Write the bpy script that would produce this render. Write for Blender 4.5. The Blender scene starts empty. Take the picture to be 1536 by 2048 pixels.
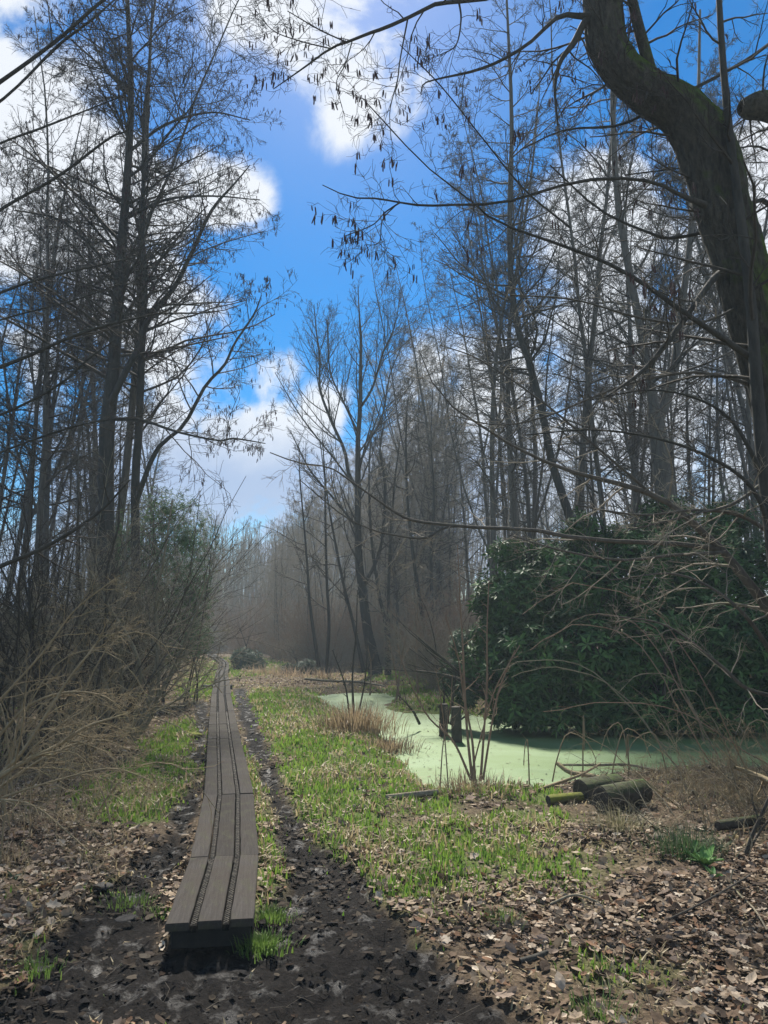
import bpy, math
import numpy as np
C = bpy.context
SC = C.scene
COL = SC.collection
PI = math.pi
R_ = math.radians

# ------------------------------------------------------------------ camera
EYE = np.array([0.0, 0.0, 1.6])
FPX = 1479.0
PITCH = R_(9.1)
cam = bpy.data.cameras.new('camera')
cam.sensor_fit = 'VERTICAL'; cam.sensor_height = 36.0; cam.lens = 36.0 * FPX / 2048.0
cam.clip_start = 0.05; cam.clip_end = 1200
camo = bpy.data.objects.new('camera', cam); COL.objects.link(camo)
camo.location = EYE; camo.rotation_euler = (R_(90) + PITCH, 0, 0)
SC.camera = camo
SC.render.resolution_x = 768; SC.render.resolution_y = 1024

def ray(px, py):
    x = (px - 768.0) / FPX; v = (1024.0 - py) / FPX
    return np.array([x, math.cos(PITCH) - v * math.sin(PITCH), math.sin(PITCH) + v * math.cos(PITCH)])
def at(px, py, z=0.0):            # the point of a level plane seen at a spot of the photograph
    d = ray(px, py); return EYE + d * (z - EYE[2]) / d[2]
def atY(px, py, Y):               # the point at a given distance
    d = ray(px, py); return EYE + d * (Y / d[1])

# ------------------------------------------------------------------ sky, sun, exposure
SUN_EL, SUN_AZ = R_(50), R_(-5)
w = bpy.data.worlds.new('World'); SC.world = w; w.use_nodes = True
nt = w.node_tree; nt.nodes.clear()
def N(t, **k):
    n = nt.nodes.new(t)
    for a, b in k.items(): setattr(n, a, b)
    return n
def math_n(op, a, b=None, clamp=False):
    n = N('ShaderNodeMath', operation=op); n.use_clamp = clamp
    for i, v in enumerate((a, b)):
        if v is None: continue
        if isinstance(v, (int, float)): n.inputs[i].default_value = v
        else: nt.links.new(v, n.inputs[i])
    return n.outputs[0]
out = N('ShaderNodeOutputWorld'); bg = N('ShaderNodeBackground')
nt.links.new(bg.outputs[0], out.inputs[0])
sky = N('ShaderNodeTexSky', sky_type='NISHITA')
sky.sun_disc = False; sky.sun_elevation = SUN_EL; sky.sun_rotation = SUN_AZ
sky.air_density = 1.0; sky.dust_density = 0.3; sky.ozone_density = 3.0
hs = N('ShaderNodeHueSaturation'); hs.inputs['Saturation'].default_value = 1.72; hs.inputs['Value'].default_value = 0.64; hs.inputs['Hue'].default_value = 0.498
nt.links.new(sky.outputs[0], hs.inputs['Color'])
tc = N('ShaderNodeTexCoord')
nz = N('ShaderNodeTexNoise'); nz.inputs['Scale'].default_value = 5.0; nz.inputs['Detail'].default_value = 10; nz.inputs['Roughness'].default_value = 0.58; nz.inputs['Distortion'].default_value = 0.3
nt.links.new(tc.outputs['Generated'], nz.inputs['Vector'])
nz2 = N('ShaderNodeTexNoise'); nz2.inputs['Scale'].default_value = 1.6; nz2.inputs['Detail'].default_value = 3
nt.links.new(tc.outputs['Generated'], nz2.inputs['Vector'])
BLOBS = [(450, 0, .07), (540, 20, .07), (630, 40, .08), (700, 70, .10), (740, 150, .07), (790, 60, .08), (640, -60, .10),
         (60, 260, .13), (170, 380, .12), (40, 480, .14), (20, 170, .08), (200, 600, .12), (330, 420, .07), (90, 700, .12), (330, 560, .06),
         (440, 390, .06), (330, 680, .12), (430, 740, .08), (520, 745, .05), (60, 850, .14), (220, 870, .12),
         (420, 980, .12), (400, 860, .10), (480, 900, .10), (470, 1010, .13), (560, 1030, .13), (520, 960, .11), (620, 965, .12), (720, 960, .12), (830, 930, .12), (930, 900, .13),
         (1040, 880, .13), (1180, 860, .14), (1320, 800, .15), (1460, 740, .17), (1500, 330, .13), (1620, 450, .25),
         (1100, 1000, .16), (1300, 1000, .18), (1500, 1000, .18), (-100, 950, .25), (150, 1050, .2), (-150, 300, .25)]
acc = None
for (bx_, by_, br) in BLOBS:
    d = ray(bx_, by_); d = d / np.linalg.norm(d)
    vm = N('ShaderNodeVectorMath', operation='DISTANCE'); nt.links.new(tc.outputs['Generated'], vm.inputs[0]); vm.inputs[1].default_value = d
    mr = N('ShaderNodeMapRange', interpolation_type='SMOOTHSTEP')
    mr.inputs['From Min'].default_value = br * 1.7; mr.inputs['From Max'].default_value = 0.0
    nt.links.new(vm.outputs['Value'], mr.inputs['Value'])
    acc = mr.outputs[0] if acc is None else math_n('MAXIMUM', acc, mr.outputs[0])
# drifting cloud over the rest of the sky, away from the photographed gap
rest = N('ShaderNodeMapRange', interpolation_type='SMOOTHSTEP')
dz = ray(768, 600); dz = dz / np.linalg.norm(dz)
vm = N('ShaderNodeVectorMath', operation='DISTANCE'); nt.links.new(tc.outputs['Generated'], vm.inputs[0]); vm.inputs[1].default_value = dz
rest.inputs['From Min'].default_value = .75; rest.inputs['From Max'].default_value = 1.1
nt.links.new(vm.outputs['Value'], rest.inputs['Value'])
restc = math_n('MULTIPLY', rest.outputs[0], math_n('MULTIPLY', math_n('SUBTRACT', nz2.outputs[0], .38), 3.2, True))
acc = math_n('MAXIMUM', acc, restc)
s = math_n('ADD', acc, math_n('MULTIPLY', math_n('MULTIPLY', math_n('SUBTRACT', nz.outputs[0], .5), 4.6), math_n('ADD', math_n('MULTIPLY', acc, 1.6), .16, True)))
cm = N('ShaderNodeMapRange', interpolation_type='SMOOTHSTEP'); cm.inputs['From Min'].default_value = .26; cm.inputs['From Max'].default_value = .78
nt.links.new(s, cm.inputs['Value'])
sx = N('ShaderNodeSeparateXYZ'); nt.links.new(tc.outputs['Generated'], sx.inputs[0])
gr = N('ShaderNodeMapRange', interpolation_type='SMOOTHSTEP'); gr.inputs['From Min'].default_value = .305; gr.inputs['From Max'].default_value = .2
nt.links.new(math_n('ADD', sx.outputs[2], math_n('MULTIPLY', math_n('SUBTRACT', nz.outputs[0], .5), .16)), gr.inputs['Value'])
gx = N('ShaderNodeMapRange'); gx.inputs['From Min'].default_value = .1; gx.inputs['From Max'].default_value = .3; gx.inputs['To Min'].default_value = 1; gx.inputs['To Max'].default_value = .2
nt.links.new(sx.outputs[0], gx.inputs['Value'])
cc = N('ShaderNodeMix', data_type='RGBA'); cc.inputs[6].default_value = (4.5, 4.7, 5.05, 1); cc.inputs[7].default_value = (1.9, 2.5, 3.8, 1)
nt.links.new(math_n('MULTIPLY', gr.outputs[0], gx.outputs[0]), cc.inputs[0])
mx = N('ShaderNodeMix', data_type='RGBA')
nt.links.new(cm.outputs[0], mx.inputs[0]); nt.links.new(hs.outputs[0], mx.inputs[6]); nt.links.new(cc.outputs[2], mx.inputs[7])
nt.links.new(mx.outputs[2], bg.inputs['Color']); bg.inputs['Strength'].default_value = 0.10

sl = bpy.data.lights.new('sun', 'SUN'); sl.energy = 5.0; sl.angle = R_(5); sl.color = (1.0, .94, .84)
so = bpy.data.objects.new('sun', sl); COL.objects.link(so)
sd = np.array([math.sin(SUN_AZ) * math.cos(SUN_EL), math.cos(SUN_AZ) * math.cos(SUN_EL), math.sin(SUN_EL)])
import mathutils
so.rotation_euler = mathutils.Vector(sd).to_track_quat('Z', 'Y').to_euler()
SC.view_settings.view_transform = 'Standard'; SC.view_settings.look = 'None'
SC.view_settings.exposure = 1.0; SC.view_settings.gamma = 1.0; SC.view_settings.use_curve_mapping = False
SC.cycles.max_bounces = 5; SC.cycles.diffuse_bounces = 3; SC.cycles.glossy_bounces = 2; SC.cycles.volume_bounces = 0
SC.cycles.transparent_max_bounces = 4; SC.cycles.sample_clamp_indirect = 4

# ------------------------------------------------------------------ noise
def vnoise(x, y, seed=0):
    x = np.asarray(x, float); y = np.asarray(y, float)
    xi = np.floor(x).astype(np.int64); yi = np.floor(y).astype(np.int64)
    fx = x - xi; fy = y - yi
    fx = fx * fx * (3 - 2 * fx); fy = fy * fy * (3 - 2 * fy)
    def h(a, b):
        n = (a * 374761393 + b * 668265263 + seed * 1442695041) & 0xFFFFFFFF
        n = ((n ^ (n >> 13)) * 1274126177) & 0xFFFFFFFF
        return ((n ^ (n >> 16)) & 0xFFFF) / 65535.0
    a = h(xi, yi); b = h(xi + 1, yi); c = h(xi, yi + 1); d = h(xi + 1, yi + 1)
    return (a + (b - a) * fx) * (1 - fy) + (c + (d - c) * fx) * fy
def fbm(x, y, o=4, seed=0):
    s = 0; a = .5; t = 0
    for i in range(o):
        s = s + a * vnoise(x * 2 ** i, y * 2 ** i, seed + i * 17); t += a; a *= .5
    return s / t
def sstep(a, b, x):
    t = np.clip((x - a) / (b - a), 0, 1); return t * t * (3 - 2 * t)

# ------------------------------------------------------------------ materials
def material(name, build):
    m = bpy.data.materials.new(name); m.use_nodes = True
    t = m.node_tree; t.nodes.clear()
    o = t.nodes.new('ShaderNodeOutputMaterial'); b = t.nodes.new('ShaderNodeBsdfPrincipled')
    t.links.new(b.outputs[0], o.inputs[0])
    build(t, b); return m
def nn(t, ty, **k):
    n = t.nodes.new(ty)
    for a, v in k.items(): setattr(n, a, v)
    return n
def noise(t, scale, detail=5, rough=.6, vec=None, dist=0):
    n = nn(t, 'ShaderNodeTexNoise'); n.inputs['Scale'].default_value = scale; n.inputs['Detail'].default_value = detail
    n.inputs['Roughness'].default_value = rough; n.inputs['Distortion'].default_value = dist
    if vec is not None: t.links.new(vec, n.inputs['Vector'])
    return n.outputs[0]
def ramp(t, fac, stops):
    r = nn(t, 'ShaderNodeValToRGB'); e = r.color_ramp.elements
    while len(e) < len(stops): e.new(.5)
    for i, (p, c) in enumerate(stops):
        e[i].position = p; e[i].color = (*c, 1) if len(c) == 3 else c
    t.links.new(fac, r.inputs[0]); return r.outputs[0]
def mix(t, f, a, b, mode='MIX'):
    m = nn(t, 'ShaderNodeMix', data_type='RGBA', blend_type=mode)
    for i, v in ((0, f), (6, a), (7, b)):
        if isinstance(v, (int, float)): m.inputs[i].default_value = v
        elif isinstance(v, tuple): m.inputs[i].default_value = (*v, 1)
        else: t.links.new(v, m.inputs[i])
    return m.outputs[2]
def mth(t, op, a, b=0.0, clamp=False):
    m = nn(t, 'ShaderNodeMath', operation=op); m.use_clamp = clamp
    for i, v in enumerate((a, b)):
        if isinstance(v, (int, float)): m.inputs[i].default_value = v
        else: t.links.new(v, m.inputs[i])
    return m.outputs[0]
def bump(t, b, h, strength=.5, dist=.01):
    n = nn(t, 'ShaderNodeBump'); n.inputs['Strength'].default_value = strength; n.inputs['Distance'].default_value = dist
    t.links.new(h, n.inputs['Height']); t.links.new(n.outputs[0], b.inputs['Normal'])
def objco(t, sc=(1, 1, 1)):
    c = nn(t, 'ShaderNodeTexCoord'); m = nn(t, 'ShaderNodeMapping'); m.inputs['Scale'].default_value = sc
    t.links.new(c.outputs['Object'], m.inputs[0]); return m.outputs[0]
def sep(t, v):
    s = nn(t, 'ShaderNodeSeparateXYZ'); t.links.new(v, s.inputs[0]); return s.outputs

def bark(name, dark, light, moss=0.0, mosscol=(.055, .085, .018), rough=.9, vs=(6, 6, 1.6), bd=.02):
    def f(t, b):
        v = objco(t, vs)
        n = noise(t, 3, 6, .65, v); n2 = noise(t, .6, 3, .5, objco(t))
        col = ramp(t, n, [(.3, dark), (.7, light)])
        col = mix(t, mth(t, 'MULTIPLY', n2, .5), col, tuple(c * .6 for c in light))
        oi = nn(t, 'ShaderNodeObjectInfo')
        col = mix(t, mth(t, 'MULTIPLY', oi.outputs['Random'], .35), col, tuple(c * 1.5 for c in dark))
        if moss > 0:
            g = nn(t, 'ShaderNodeNewGeometry'); nx, ny, nzz = sep(t, g.outputs['Normal'])
            k = mth(t, 'ADD', mth(t, 'MULTIPLY', nzz, .55), mth(t, 'MULTIPLY', nx, .12))
            n3 = noise(t, 2.2, 6, .65, objco(t))
            k = mth(t, 'ADD', k, mth(t, 'MULTIPLY', mth(t, 'SUBTRACT', n3, .5), 1.8))
            k = mth(t, 'ADD', k, moss - .5)
            k = ramp(t, k, [(.1, (0, 0, 0)), (.45, (1, 1, 1))])
            mc = ramp(t, noise(t, 14, 4, .7, objco(t)), [(.3, tuple(c * .45 for c in mosscol)), (.75, tuple(c * 1.5 for c in mosscol))])
            col = mix(t, k, col, mc)
        t.links.new(col, b.inputs['Base Color']); b.inputs['Roughness'].default_value = rough
        b.inputs['Specular IOR Level'].default_value = .25
        bump(t, b, n, .8, bd)
    return material(name, f)
def attr_mat(name, rough=.8, spec=.2, var=.3, scale=20, trans=0.0):
    def f(t, b):
        a = nn(t, 'ShaderNodeAttribute', attribute_name='Col')
        n = noise(t, scale, 3, .6, objco(t))
        col = mix(t, 1.0, a.outputs['Color'], ramp(t, n, [(.25, (1 - var,) * 3), (.75, (1 + var,) * 3)]), 'MULTIPLY')
        t.links.new(col, b.inputs['Base Color']); b.inputs['Roughness'].default_value = rough
        b.inputs['Specular IOR Level'].default_value = spec
        if trans:
            tr = nn(t, 'ShaderNodeBsdfTranslucent'); t.links.new(col, tr.inputs[0])
            ms = nn(t, 'ShaderNodeMixShader'); ms.inputs[0].default_value = trans
            o = [x for x in t.nodes if x.type == 'OUTPUT_MATERIAL'][0]
            t.links.new(b.outputs[0], ms.inputs[1]); t.links.new(tr.outputs[0], ms.inputs[2]); t.links.new(ms.outputs[0], o.inputs[0])
    return material(name, f)

M = {}
M['bark'] = bark('alder_bark', (.028, .026, .022), (.085, .078, .064), .12)
M['bark_far'] = bark('wood_bark', (.055, .05, .042), (.16, .14, .115), .10, (.07, .09, .035))  # bark colour lightened to offset the dark, backlit middle of the wood
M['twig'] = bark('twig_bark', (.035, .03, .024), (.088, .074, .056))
M['twig_far'] = bark('haze_lightened_twig_bark', (.17, .145, .11), (.36, .31, .235), .1, (.10, .12, .05))  # twig colour made paler in place of haze and light in the mid-distance
M['twig_brown'] = bark('brown_twig_bark', (.16, .105, .07), (.34, .24, .165))
M['twig_pale'] = bark('pale_twig_bark', (.12, .105, .075), (.30, .26, .18), .1, (.12, .13, .05))
M['cane'] = bark('tan_cane', (.17, .13, .075), (.38, .30, .18), .08, (.15, .15, .05))
M['mossy'] = bark('mossy_bark', (.014, .012, .01), (.16, .14, .105), .62, (.085, .125, .018), vs=(9, 9, 2.6), bd=.10)
M['log'] = bark('log_bark', (.025, .02, .016), (.10, .085, .065), .26, (.05, .08, .012), vs=(3, 3, 3), bd=.02)
M['log_moss'] = bark('mossy_log_bark', (.05, .04, .02), (.14, .12, .06), .62, (.13, .14, .02), vs=(3, 3, 3))
M['birch'] = bark('birch_bark', (.10, .08, .055), (.42, .36, .27), .02, vs=(8, 2, 8))
M['catkin'] = bark('catkin', (.045, .025, .025), (.10, .055, .05))
M['leaf'] = attr_mat('dead_leaf', .85, .12, .35, 30, .15)
M['grass'] = attr_mat('grass_blade', .6, .3, .2, 6, .35)
M['green'] = attr_mat('shrub_leaf', .55, .16, .25, 9, .12)
M['soft'] = attr_mat('soft_leaf', .7, .3, .3, 5, .2)

def m_end(t, b):
    c = nn(t, 'ShaderNodeTexCoord'); wv = nn(t, 'ShaderNodeTexWave', wave_type='RINGS', rings_direction='X'); wv.inputs['Scale'].default_value = 14; wv.inputs['Distortion'].default_value = 2
    t.links.new(c.outputs['Object'], wv.inputs[0])
    n = noise(t, 25, 5, .7, c.outputs['Object'])
    col = mix(t, .6, ramp(t, wv.outputs[1], [(0, (.03, .022, .015)), (1, (.065, .05, .036))]), ramp(t, n, [(.3, (.015, .012, .01)), (.7, (.08, .062, .045))]))
    t.links.new(col, b.inputs['Base Color']); b.inputs['Roughness'].default_value = .9; bump(t, b, n, .6, .01)
M['log_end'] = material('log_end_grain', m_end)

def m_plank(t, b):
    v = objco(t, (26, 1.1, 26)); n = noise(t, 3, 8, .7, v); n2 = noise(t, 2.3, 5, .6, objco(t)); n3 = noise(t, 60, 3, .6, objco(t))
    col = ramp(t, n, [(.25, (.026, .024, .022)), (.6, (.054, .049, .045)), (.8, (.09, .082, .075))])
    col = mix(t, ramp(t, n2, [(.42, (0, 0, 0)), (.68, (.8, .8, .8))]), col, (.045, .037, .03))
    col = mix(t, ramp(t, n3, [(.6, (0, 0, 0)), (.78, (.5, .5, .5))]), col, (.13, .115, .10))
    oi = nn(t, 'ShaderNodeObjectInfo')
    col = mix(t, 1.0, col, ramp(t, oi.outputs['Random'], [(0, (.74, .73, .72)), (1, (1.2, 1.19, 1.18))]), 'MULTIPLY')
    n4 = noise(t, 1.6, 6, .75, objco(t, (40, 1.6, 40)), .4)
    col = mix(t, ramp(t, n4, [(.63, (0, 0, 0)), (.68, (.85, .85, .85))]), col, (.015, .012, .01))
    n5 = noise(t, 4.5, 5, .7, objco(t, (1.4, .7, 1)))
    col = mix(t, ramp(t, n5, [(.50, (0, 0, 0)), (.66, (.7, .7, .7))]), col, (.06, .062, .036))
    # fine cross ribs worn into the tread
    wv = nn(t, 'ShaderNodeTexWave', bands_direction='Y'); wv.inputs['Scale'].default_value = 16; wv.inputs['Distortion'].default_value = .6
    t.links.new(objco(t), wv.inputs[0])
    t.links.new(col, b.inputs['Base Color']); b.inputs['Roughness'].default_value = .85; b.inputs['Specular IOR Level'].default_value = .06
    bump(t, b, mth(t, 'ADD', n, mth(t, 'MULTIPLY', wv.outputs[1], .12)), .55, .006)
M['plank'] = material('weathered_plank', m_plank)
def m_strip(t, b):
    n = noise(t, 45, 5, .7, objco(t)); col = ramp(t, n, [(.42, (.005, .005, .005)), (.64, (.018, .016, .013)), (.73, (.2, .18, .14))])
    t.links.new(col, b.inputs['Base Color']); b.inputs['Roughness'].default_value = .9; b.inputs['Specular IOR Level'].default_value = .05; bump(t, b, n, .7, .005)
M['strip'] = material('grip_strip', m_strip)
def m_wire(t, b):
    n = noise(t, 20, 3, .6, objco(t)); t.links.new(ramp(t, n, [(.45, (.02, .018, .015)), (.7, (.22, .19, .15))]), b.inputs['Base Color']); b.inputs['Roughness'].default_value = .6
M['wire'] = material('wire_mesh', m_wire)
def m_dark(t, b):
    n = noise(t, 12, 5, .7, objco(t)); t.links.new(ramp(t, n, [(.3, (.006, .0055, .005)), (.75, (.026, .022, .018))]), b.inputs['Base Color']); b.inputs['Roughness'].default_value = .85; bump(t, b, n, .6, .01)
M['bearer'] = material('shade_darkened_bearer_wood', m_dark)  # near-black colour includes the shade of the void under the boards

def m_ground(t, b):
    a = nn(t, 'ShaderNodeAttribute', attribute_name='Col'); mud, grs, lit = sep(t, a.outputs['Vector'])
    o = objco(t)
    nf = noise(t, 34, 8, .7, o); nm = noise(t, 7, 6, .65, o); nb = noise(t, 1.2, 5, .6, o)
    cm_ = ramp(t, nf, [(.3, (.0065, .006, .0056)), (.55, (.0135, .012, .0112)), (.75, (.03, .026, .023))])
    cg = ramp(t, nf, [(.3, (.04, .055, .016)), (.5, (.085, .12, .03)), (.72, (.17, .16, .08))])
    cl = ramp(t, nf, [(.28, (.035, .026, .018)), (.5, (.11, .082, .055)), (.72, (.26, .20, .14))])
    cl = mix(t, mth(t, 'MULTIPLY', nb, .5), cl, (.05, .038, .026))
    col = mix(t, grs, cl, cg); col = mix(t, mud, col, cm_)
    t.links.new(col, b.inputs['Base Color'])
    wet = mth(t, 'MULTIPLY', mud, ramp(t, nm, [(.54, (0, 0, 0)), (.66, (1, 1, 1))]))
    rg = mth(t, 'SUBTRACT', .92, mth(t, 'MULTIPLY', wet, .62)); t.links.new(rg, b.inputs['Roughness'])
    t.links.new(mth(t, 'ADD', .06, mth(t, 'MULTIPLY', wet, .26)), b.inputs['Specular IOR Level'])
    bump(t, b, mth(t, 'ADD', mth(t, 'MULTIPLY', nf, .5), mth(t, 'MULTIPLY', nm, .9)), .9, .035)
M['ground'] = material('woodland_ground', m_ground)

def m_weed(t, b):
    o = objco(t)
    n = noise(t, 240, 4, .7, o); n1 = noise(t, .9, 6, .6, o, 1.0); n2 = noise(t, 9, 5, .7, o)
    col = ramp(t, n, [(.3, (.09, .155, .06)), (.7, (.175, .26, .115))])
    col = mix(t, ramp(t, n1, [(.40, (0, 0, 0)), (.62, (.75, .75, .75))]), col, (.085, .15, .03))
    gap = ramp(t, mth(t, 'ADD', mth(t, 'MULTIPLY', n2, .5), mth(t, 'MULTIPLY', n1, .5)), [(.63, (0, 0, 0)), (.70, (1, 1, 1))])
    col = mix(t, mth(t, 'MULTIPLY', gap, .75), col, (.04, .055, .025))
    t.links.new(col, b.inputs['Base Color'])
    t.links.new(mth(t, 'SUBTRACT', .6, mth(t, 'MULTIPLY', gap, .4)), b.inputs['Roughness'])
    b.inputs['Specular IOR Level'].default_value = .25
    bump(t, b, n, .25, .003)
M['weed'] = material('duckweed_water', m_weed)
def m_water(t, b):
    b.inputs['Base Color'].default_value = (.02, .022, .02, 1); b.inputs['Roughness'].default_value = .06
    bump(t, b, noise(t, 6, 3, .5, objco(t)), .1, .01)
M['water'] = material('pool_water', m_water)
def m_stone(t, b):
    n = noise(t, 14, 6, .7, objco(t)); t.links.new(ramp(t, n, [(.3, (.014, .014, .015)), (.75, (.05, .048, .046))]), b.inputs['Base Color']); b.inputs['Roughness'].default_value = .85; b.inputs['Specular IOR Level'].default_value = .1; bump(t, b, n, .6, .02)
M['stone'] = material('wet_stone', m_stone)
def m_moss(t, b):
    n = noise(t, 30, 6, .7, objco(t)); t.links.new(ramp(t, n, [(.3, (.07, .085, .01)), (.7, (.26, .28, .035))]), b.inputs['Base Color']); b.inputs['Roughness'].default_value = .95; bump(t, b, n, 1, .02)
M['moss'] = material('moss', m_moss)

# ------------------------------------------------------------------ object helpers
def mesh_np(name, V, Q=None, T=None, mat=None, col=None, smooth=True):
    me = bpy.data.meshes.new(name)
    V = np.ascontiguousarray(V, dtype=np.float32)
    nq = 0 if Q is None else len(Q); ntr = 0 if T is None else len(T)
    loops = []
    if nq: loops.append(np.asarray(Q, np.int32).ravel())
    if ntr: loops.append(np.asarray(T, np.int32).ravel())
    lv = np.concatenate(loops)
    tot = np.concatenate([np.full(nq, 4, np.int32), np.full(ntr, 3, np.int32)])
    st = np.concatenate([[0], np.cumsum(tot)[:-1]]).astype(np.int32)
    me.vertices.add(len(V)); me.vertices.foreach_set('co', V.ravel())
    me.loops.add(len(lv)); me.loops.foreach_set('vertex_index', lv)
    me.polygons.add(nq + ntr); me.polygons.foreach_set('loop_start', st); me.polygons.foreach_set('loop_total', tot)
    me.polygons.foreach_set('use_smooth', np.full(nq + ntr, smooth, dtype=bool))
    me.update(calc_edges=True)
    if col is not None:
        a = me.color_attributes.new('Col', 'FLOAT_COLOR', 'POINT')
        c = np.ones((len(V), 4), np.float32); c[:, :3] = col; a.data.foreach_set('color', c.ravel())
    if mat is not None: me.materials.append(M[mat] if isinstance(mat, str) else mat)
    return me
def obj(name, me, parent=None, loc=(0, 0, 0), rot=(0, 0, 0), scale=(1, 1, 1)):
    o = bpy.data.objects.new(name, me); COL.objects.link(o)
    o.location = loc; o.rotation_euler = rot; o.scale = scale
    if parent is not None: o.parent = parent
    return o
def tag(o, label=None, cat=None, group=None, kind=None):
    if label: o['label'] = label
    if cat: o['category'] = cat
    if group: o['group'] = group
    if kind: o['kind'] = kind
    return o
def thing(name, label, cat, loc=(0, 0, 0), group=None, rz=0):
    o = obj(name, None, loc=loc, rot=(0, 0, rz)); return tag(o, label, cat, group)
def copy_tree(o, parent=None):
    c = o.copy(); COL.objects.link(c); c.parent = parent
    for ch in list(o.children): copy_tree(ch, c)
    return c

def nrm(v): return v / np.maximum(np.linalg.norm(v, axis=-1, keepdims=True), 1e-9)
def basis(T):
    ref = np.where(np.abs(T[..., 2:3]) < .8, np.array([0, 0, 1.]), np.array([1., 0, 0]))
    U = nrm(np.cross(T, ref)); return U, np.cross(T, U)
def tube_arrays(P, R, s):
    Nn, K, _ = P.shape
    T = np.empty_like(P); T[:, 1:-1] = P[:, 2:] - P[:, :-2]; T[:, 0] = P[:, 1] - P[:, 0]; T[:, -1] = P[:, -1] - P[:, -2]
    T = nrm(T)
    mt = nrm(T.mean(1, keepdims=True)); U0, _w = basis(mt)
    U = nrm(U0 - T * (U0 * T).sum(-1, keepdims=True)); W = np.cross(T, U)
    a = np.arange(s) * 2 * PI / s
    ring = P[:, :, None] + R[:, :, None, None] * (np.cos(a)[:, None] * U[:, :, None] + np.sin(a)[:, None] * W[:, :, None])
    V = ring.reshape(-1, 3)
    i = (np.arange(Nn)[:, None, None] * K + np.arange(K - 1)[None, :, None]) * s
    j = np.arange(s)[None, None, :]; j2 = (j + 1) % s
    Q = np.stack([i + j, i + j2, i + s + j2, i + s + j], -1).reshape(-1, 4)
    return V, Q
def join_arrays(parts):
    Vs, Qs, off = [], [], 0
    for V, Q in parts:
        Vs.append(V); Qs.append(Q + off); off += len(V)
    return np.concatenate(Vs), np.concatenate(Qs)
def tubes(name, sets, mat):
    V, Q = join_arrays([tube_arrays(p, r, s) for p, r, s in sets if len(p)])
    return mesh_np(name, V, Q, mat=mat)
def grow(p0, d0, L, K, wander, trop, rng):
    P = [p0]; d = nrm(d0); st = (L / (K - 1))[:, None]
    for k in range(1, K):
        d = nrm(d + wander * rng.normal(size=d.shape) + np.asarray(trop))
        P.append(P[-1] + d * st)
    return np.stack(P, 1)
def taper(r0, K, end=.25, pw=1.0):
    t = np.linspace(0, 1, K) ** pw
    return r0[:, None] * (1 - (1 - end) * t)[None, :]
def spawn(P, R, n, t0, t1, a0, a1, rng, flat=0.0):
    Nn, K, _ = P.shape
    t = t0 + (t1 - t0) * (np.arange(n)[None, :] + rng.random((Nn, n))) / n
    x = t * (K - 1); i = np.minimum(x.astype(int), K - 2); f = (x - i)[..., None]
    ar = np.arange(Nn)[:, None]
    a = P[ar, i]; b = P[ar, i + 1]; pos = a + (b - a) * f
    rad = R[ar, i] * (1 - f[..., 0]) + R[ar, i + 1] * f[..., 0]
    d = nrm(b - a); U, W = basis(d)
    az = rng.random((Nn, n, 1)) * 2 * PI; ang = rng.uniform(a0, a1, (Nn, n, 1))
    dd = np.cos(ang) * d + np.sin(ang) * (np.cos(az) * U + np.sin(az) * W)
    if flat: dd[..., 2] *= (1 - flat); dd = nrm(dd)
    return pos.reshape(-1, 3), dd.reshape(-1, 3), rad.ravel(), t.ravel(), np.repeat(np.arange(Nn), n)
def smooth_path(pts, K):
    pts = np.asarray(pts, float); n = len(pts)
    P = np.vstack([2 * pts[0] - pts[1], pts, 2 * pts[-1] - pts[-2]])
    u = np.linspace(0, n - 1, K); i = np.minimum(u.astype(int), n - 2); f = (u - i)[:, None]
    a, b, c, d = P[i], P[i + 1], P[i + 2], P[i + 3]
    return .5 * (2 * b + (c - a) * f + (2 * a - 5 * b + 4 * c - d) * f ** 2 + (3 * b - a - 3 * c + d) * f ** 3)
def px_path(pp, K=14):      # [(px, py, depth, width in px), ...] -> points, radii
    q = [(*atY(x, y, Y), w_ / 2 * Y / FPX) for x, y, Y, w_ in pp]
    S = smooth_path(q, K); return S[:, :3][None], np.maximum(S[:, 3], .002)[None]

# leaves etc: a template scattered with its own rotation and size
def rotm(yaw, tilt, taz):
    cy, sy = np.cos(yaw), np.sin(yaw); z = np.zeros_like(yaw); o = np.ones_like(yaw)
    A = np.stack([np.stack([cy, -sy, z], -1), np.stack([sy, cy, z], -1), np.stack([z, z, o], -1)], -2)
    ux, uy = np.cos(taz), np.sin(taz); c, s_ = np.cos(tilt), np.sin(tilt)
    B = np.stack([np.stack([c + ux * ux * (1 - c), ux * uy * (1 - c), uy * s_], -1),
                  np.stack([ux * uy * (1 - c), c + uy * uy * (1 - c), -ux * s_], -1),
                  np.stack([-uy * s_, ux * s_, c], -1)], -2)
    return B @ A
def scatter(tv, tf, pos, rm, scale):
    sc_ = scale if scale.ndim == 2 else scale[:, None]
    V = np.einsum('nij,nmj->nmi', rm, tv[None] * sc_[:, None, :]) + pos[:, None]
    F = tf[None] + (np.arange(len(pos)) * len(tv))[:, None, None]
    return V.reshape(-1, 3), F.reshape(-1, tf.shape[1])
def rep_col(c, m): return np.repeat(c, m, axis=0)
def frames_from_dir(D, roll):     # rotation taking +Y to D
    U, W = basis(D)
    X = np.cos(roll)[:, None] * U + np.sin(roll)[:, None] * W
    return np.stack([X, D, np.cross(X, D)], -1)

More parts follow.
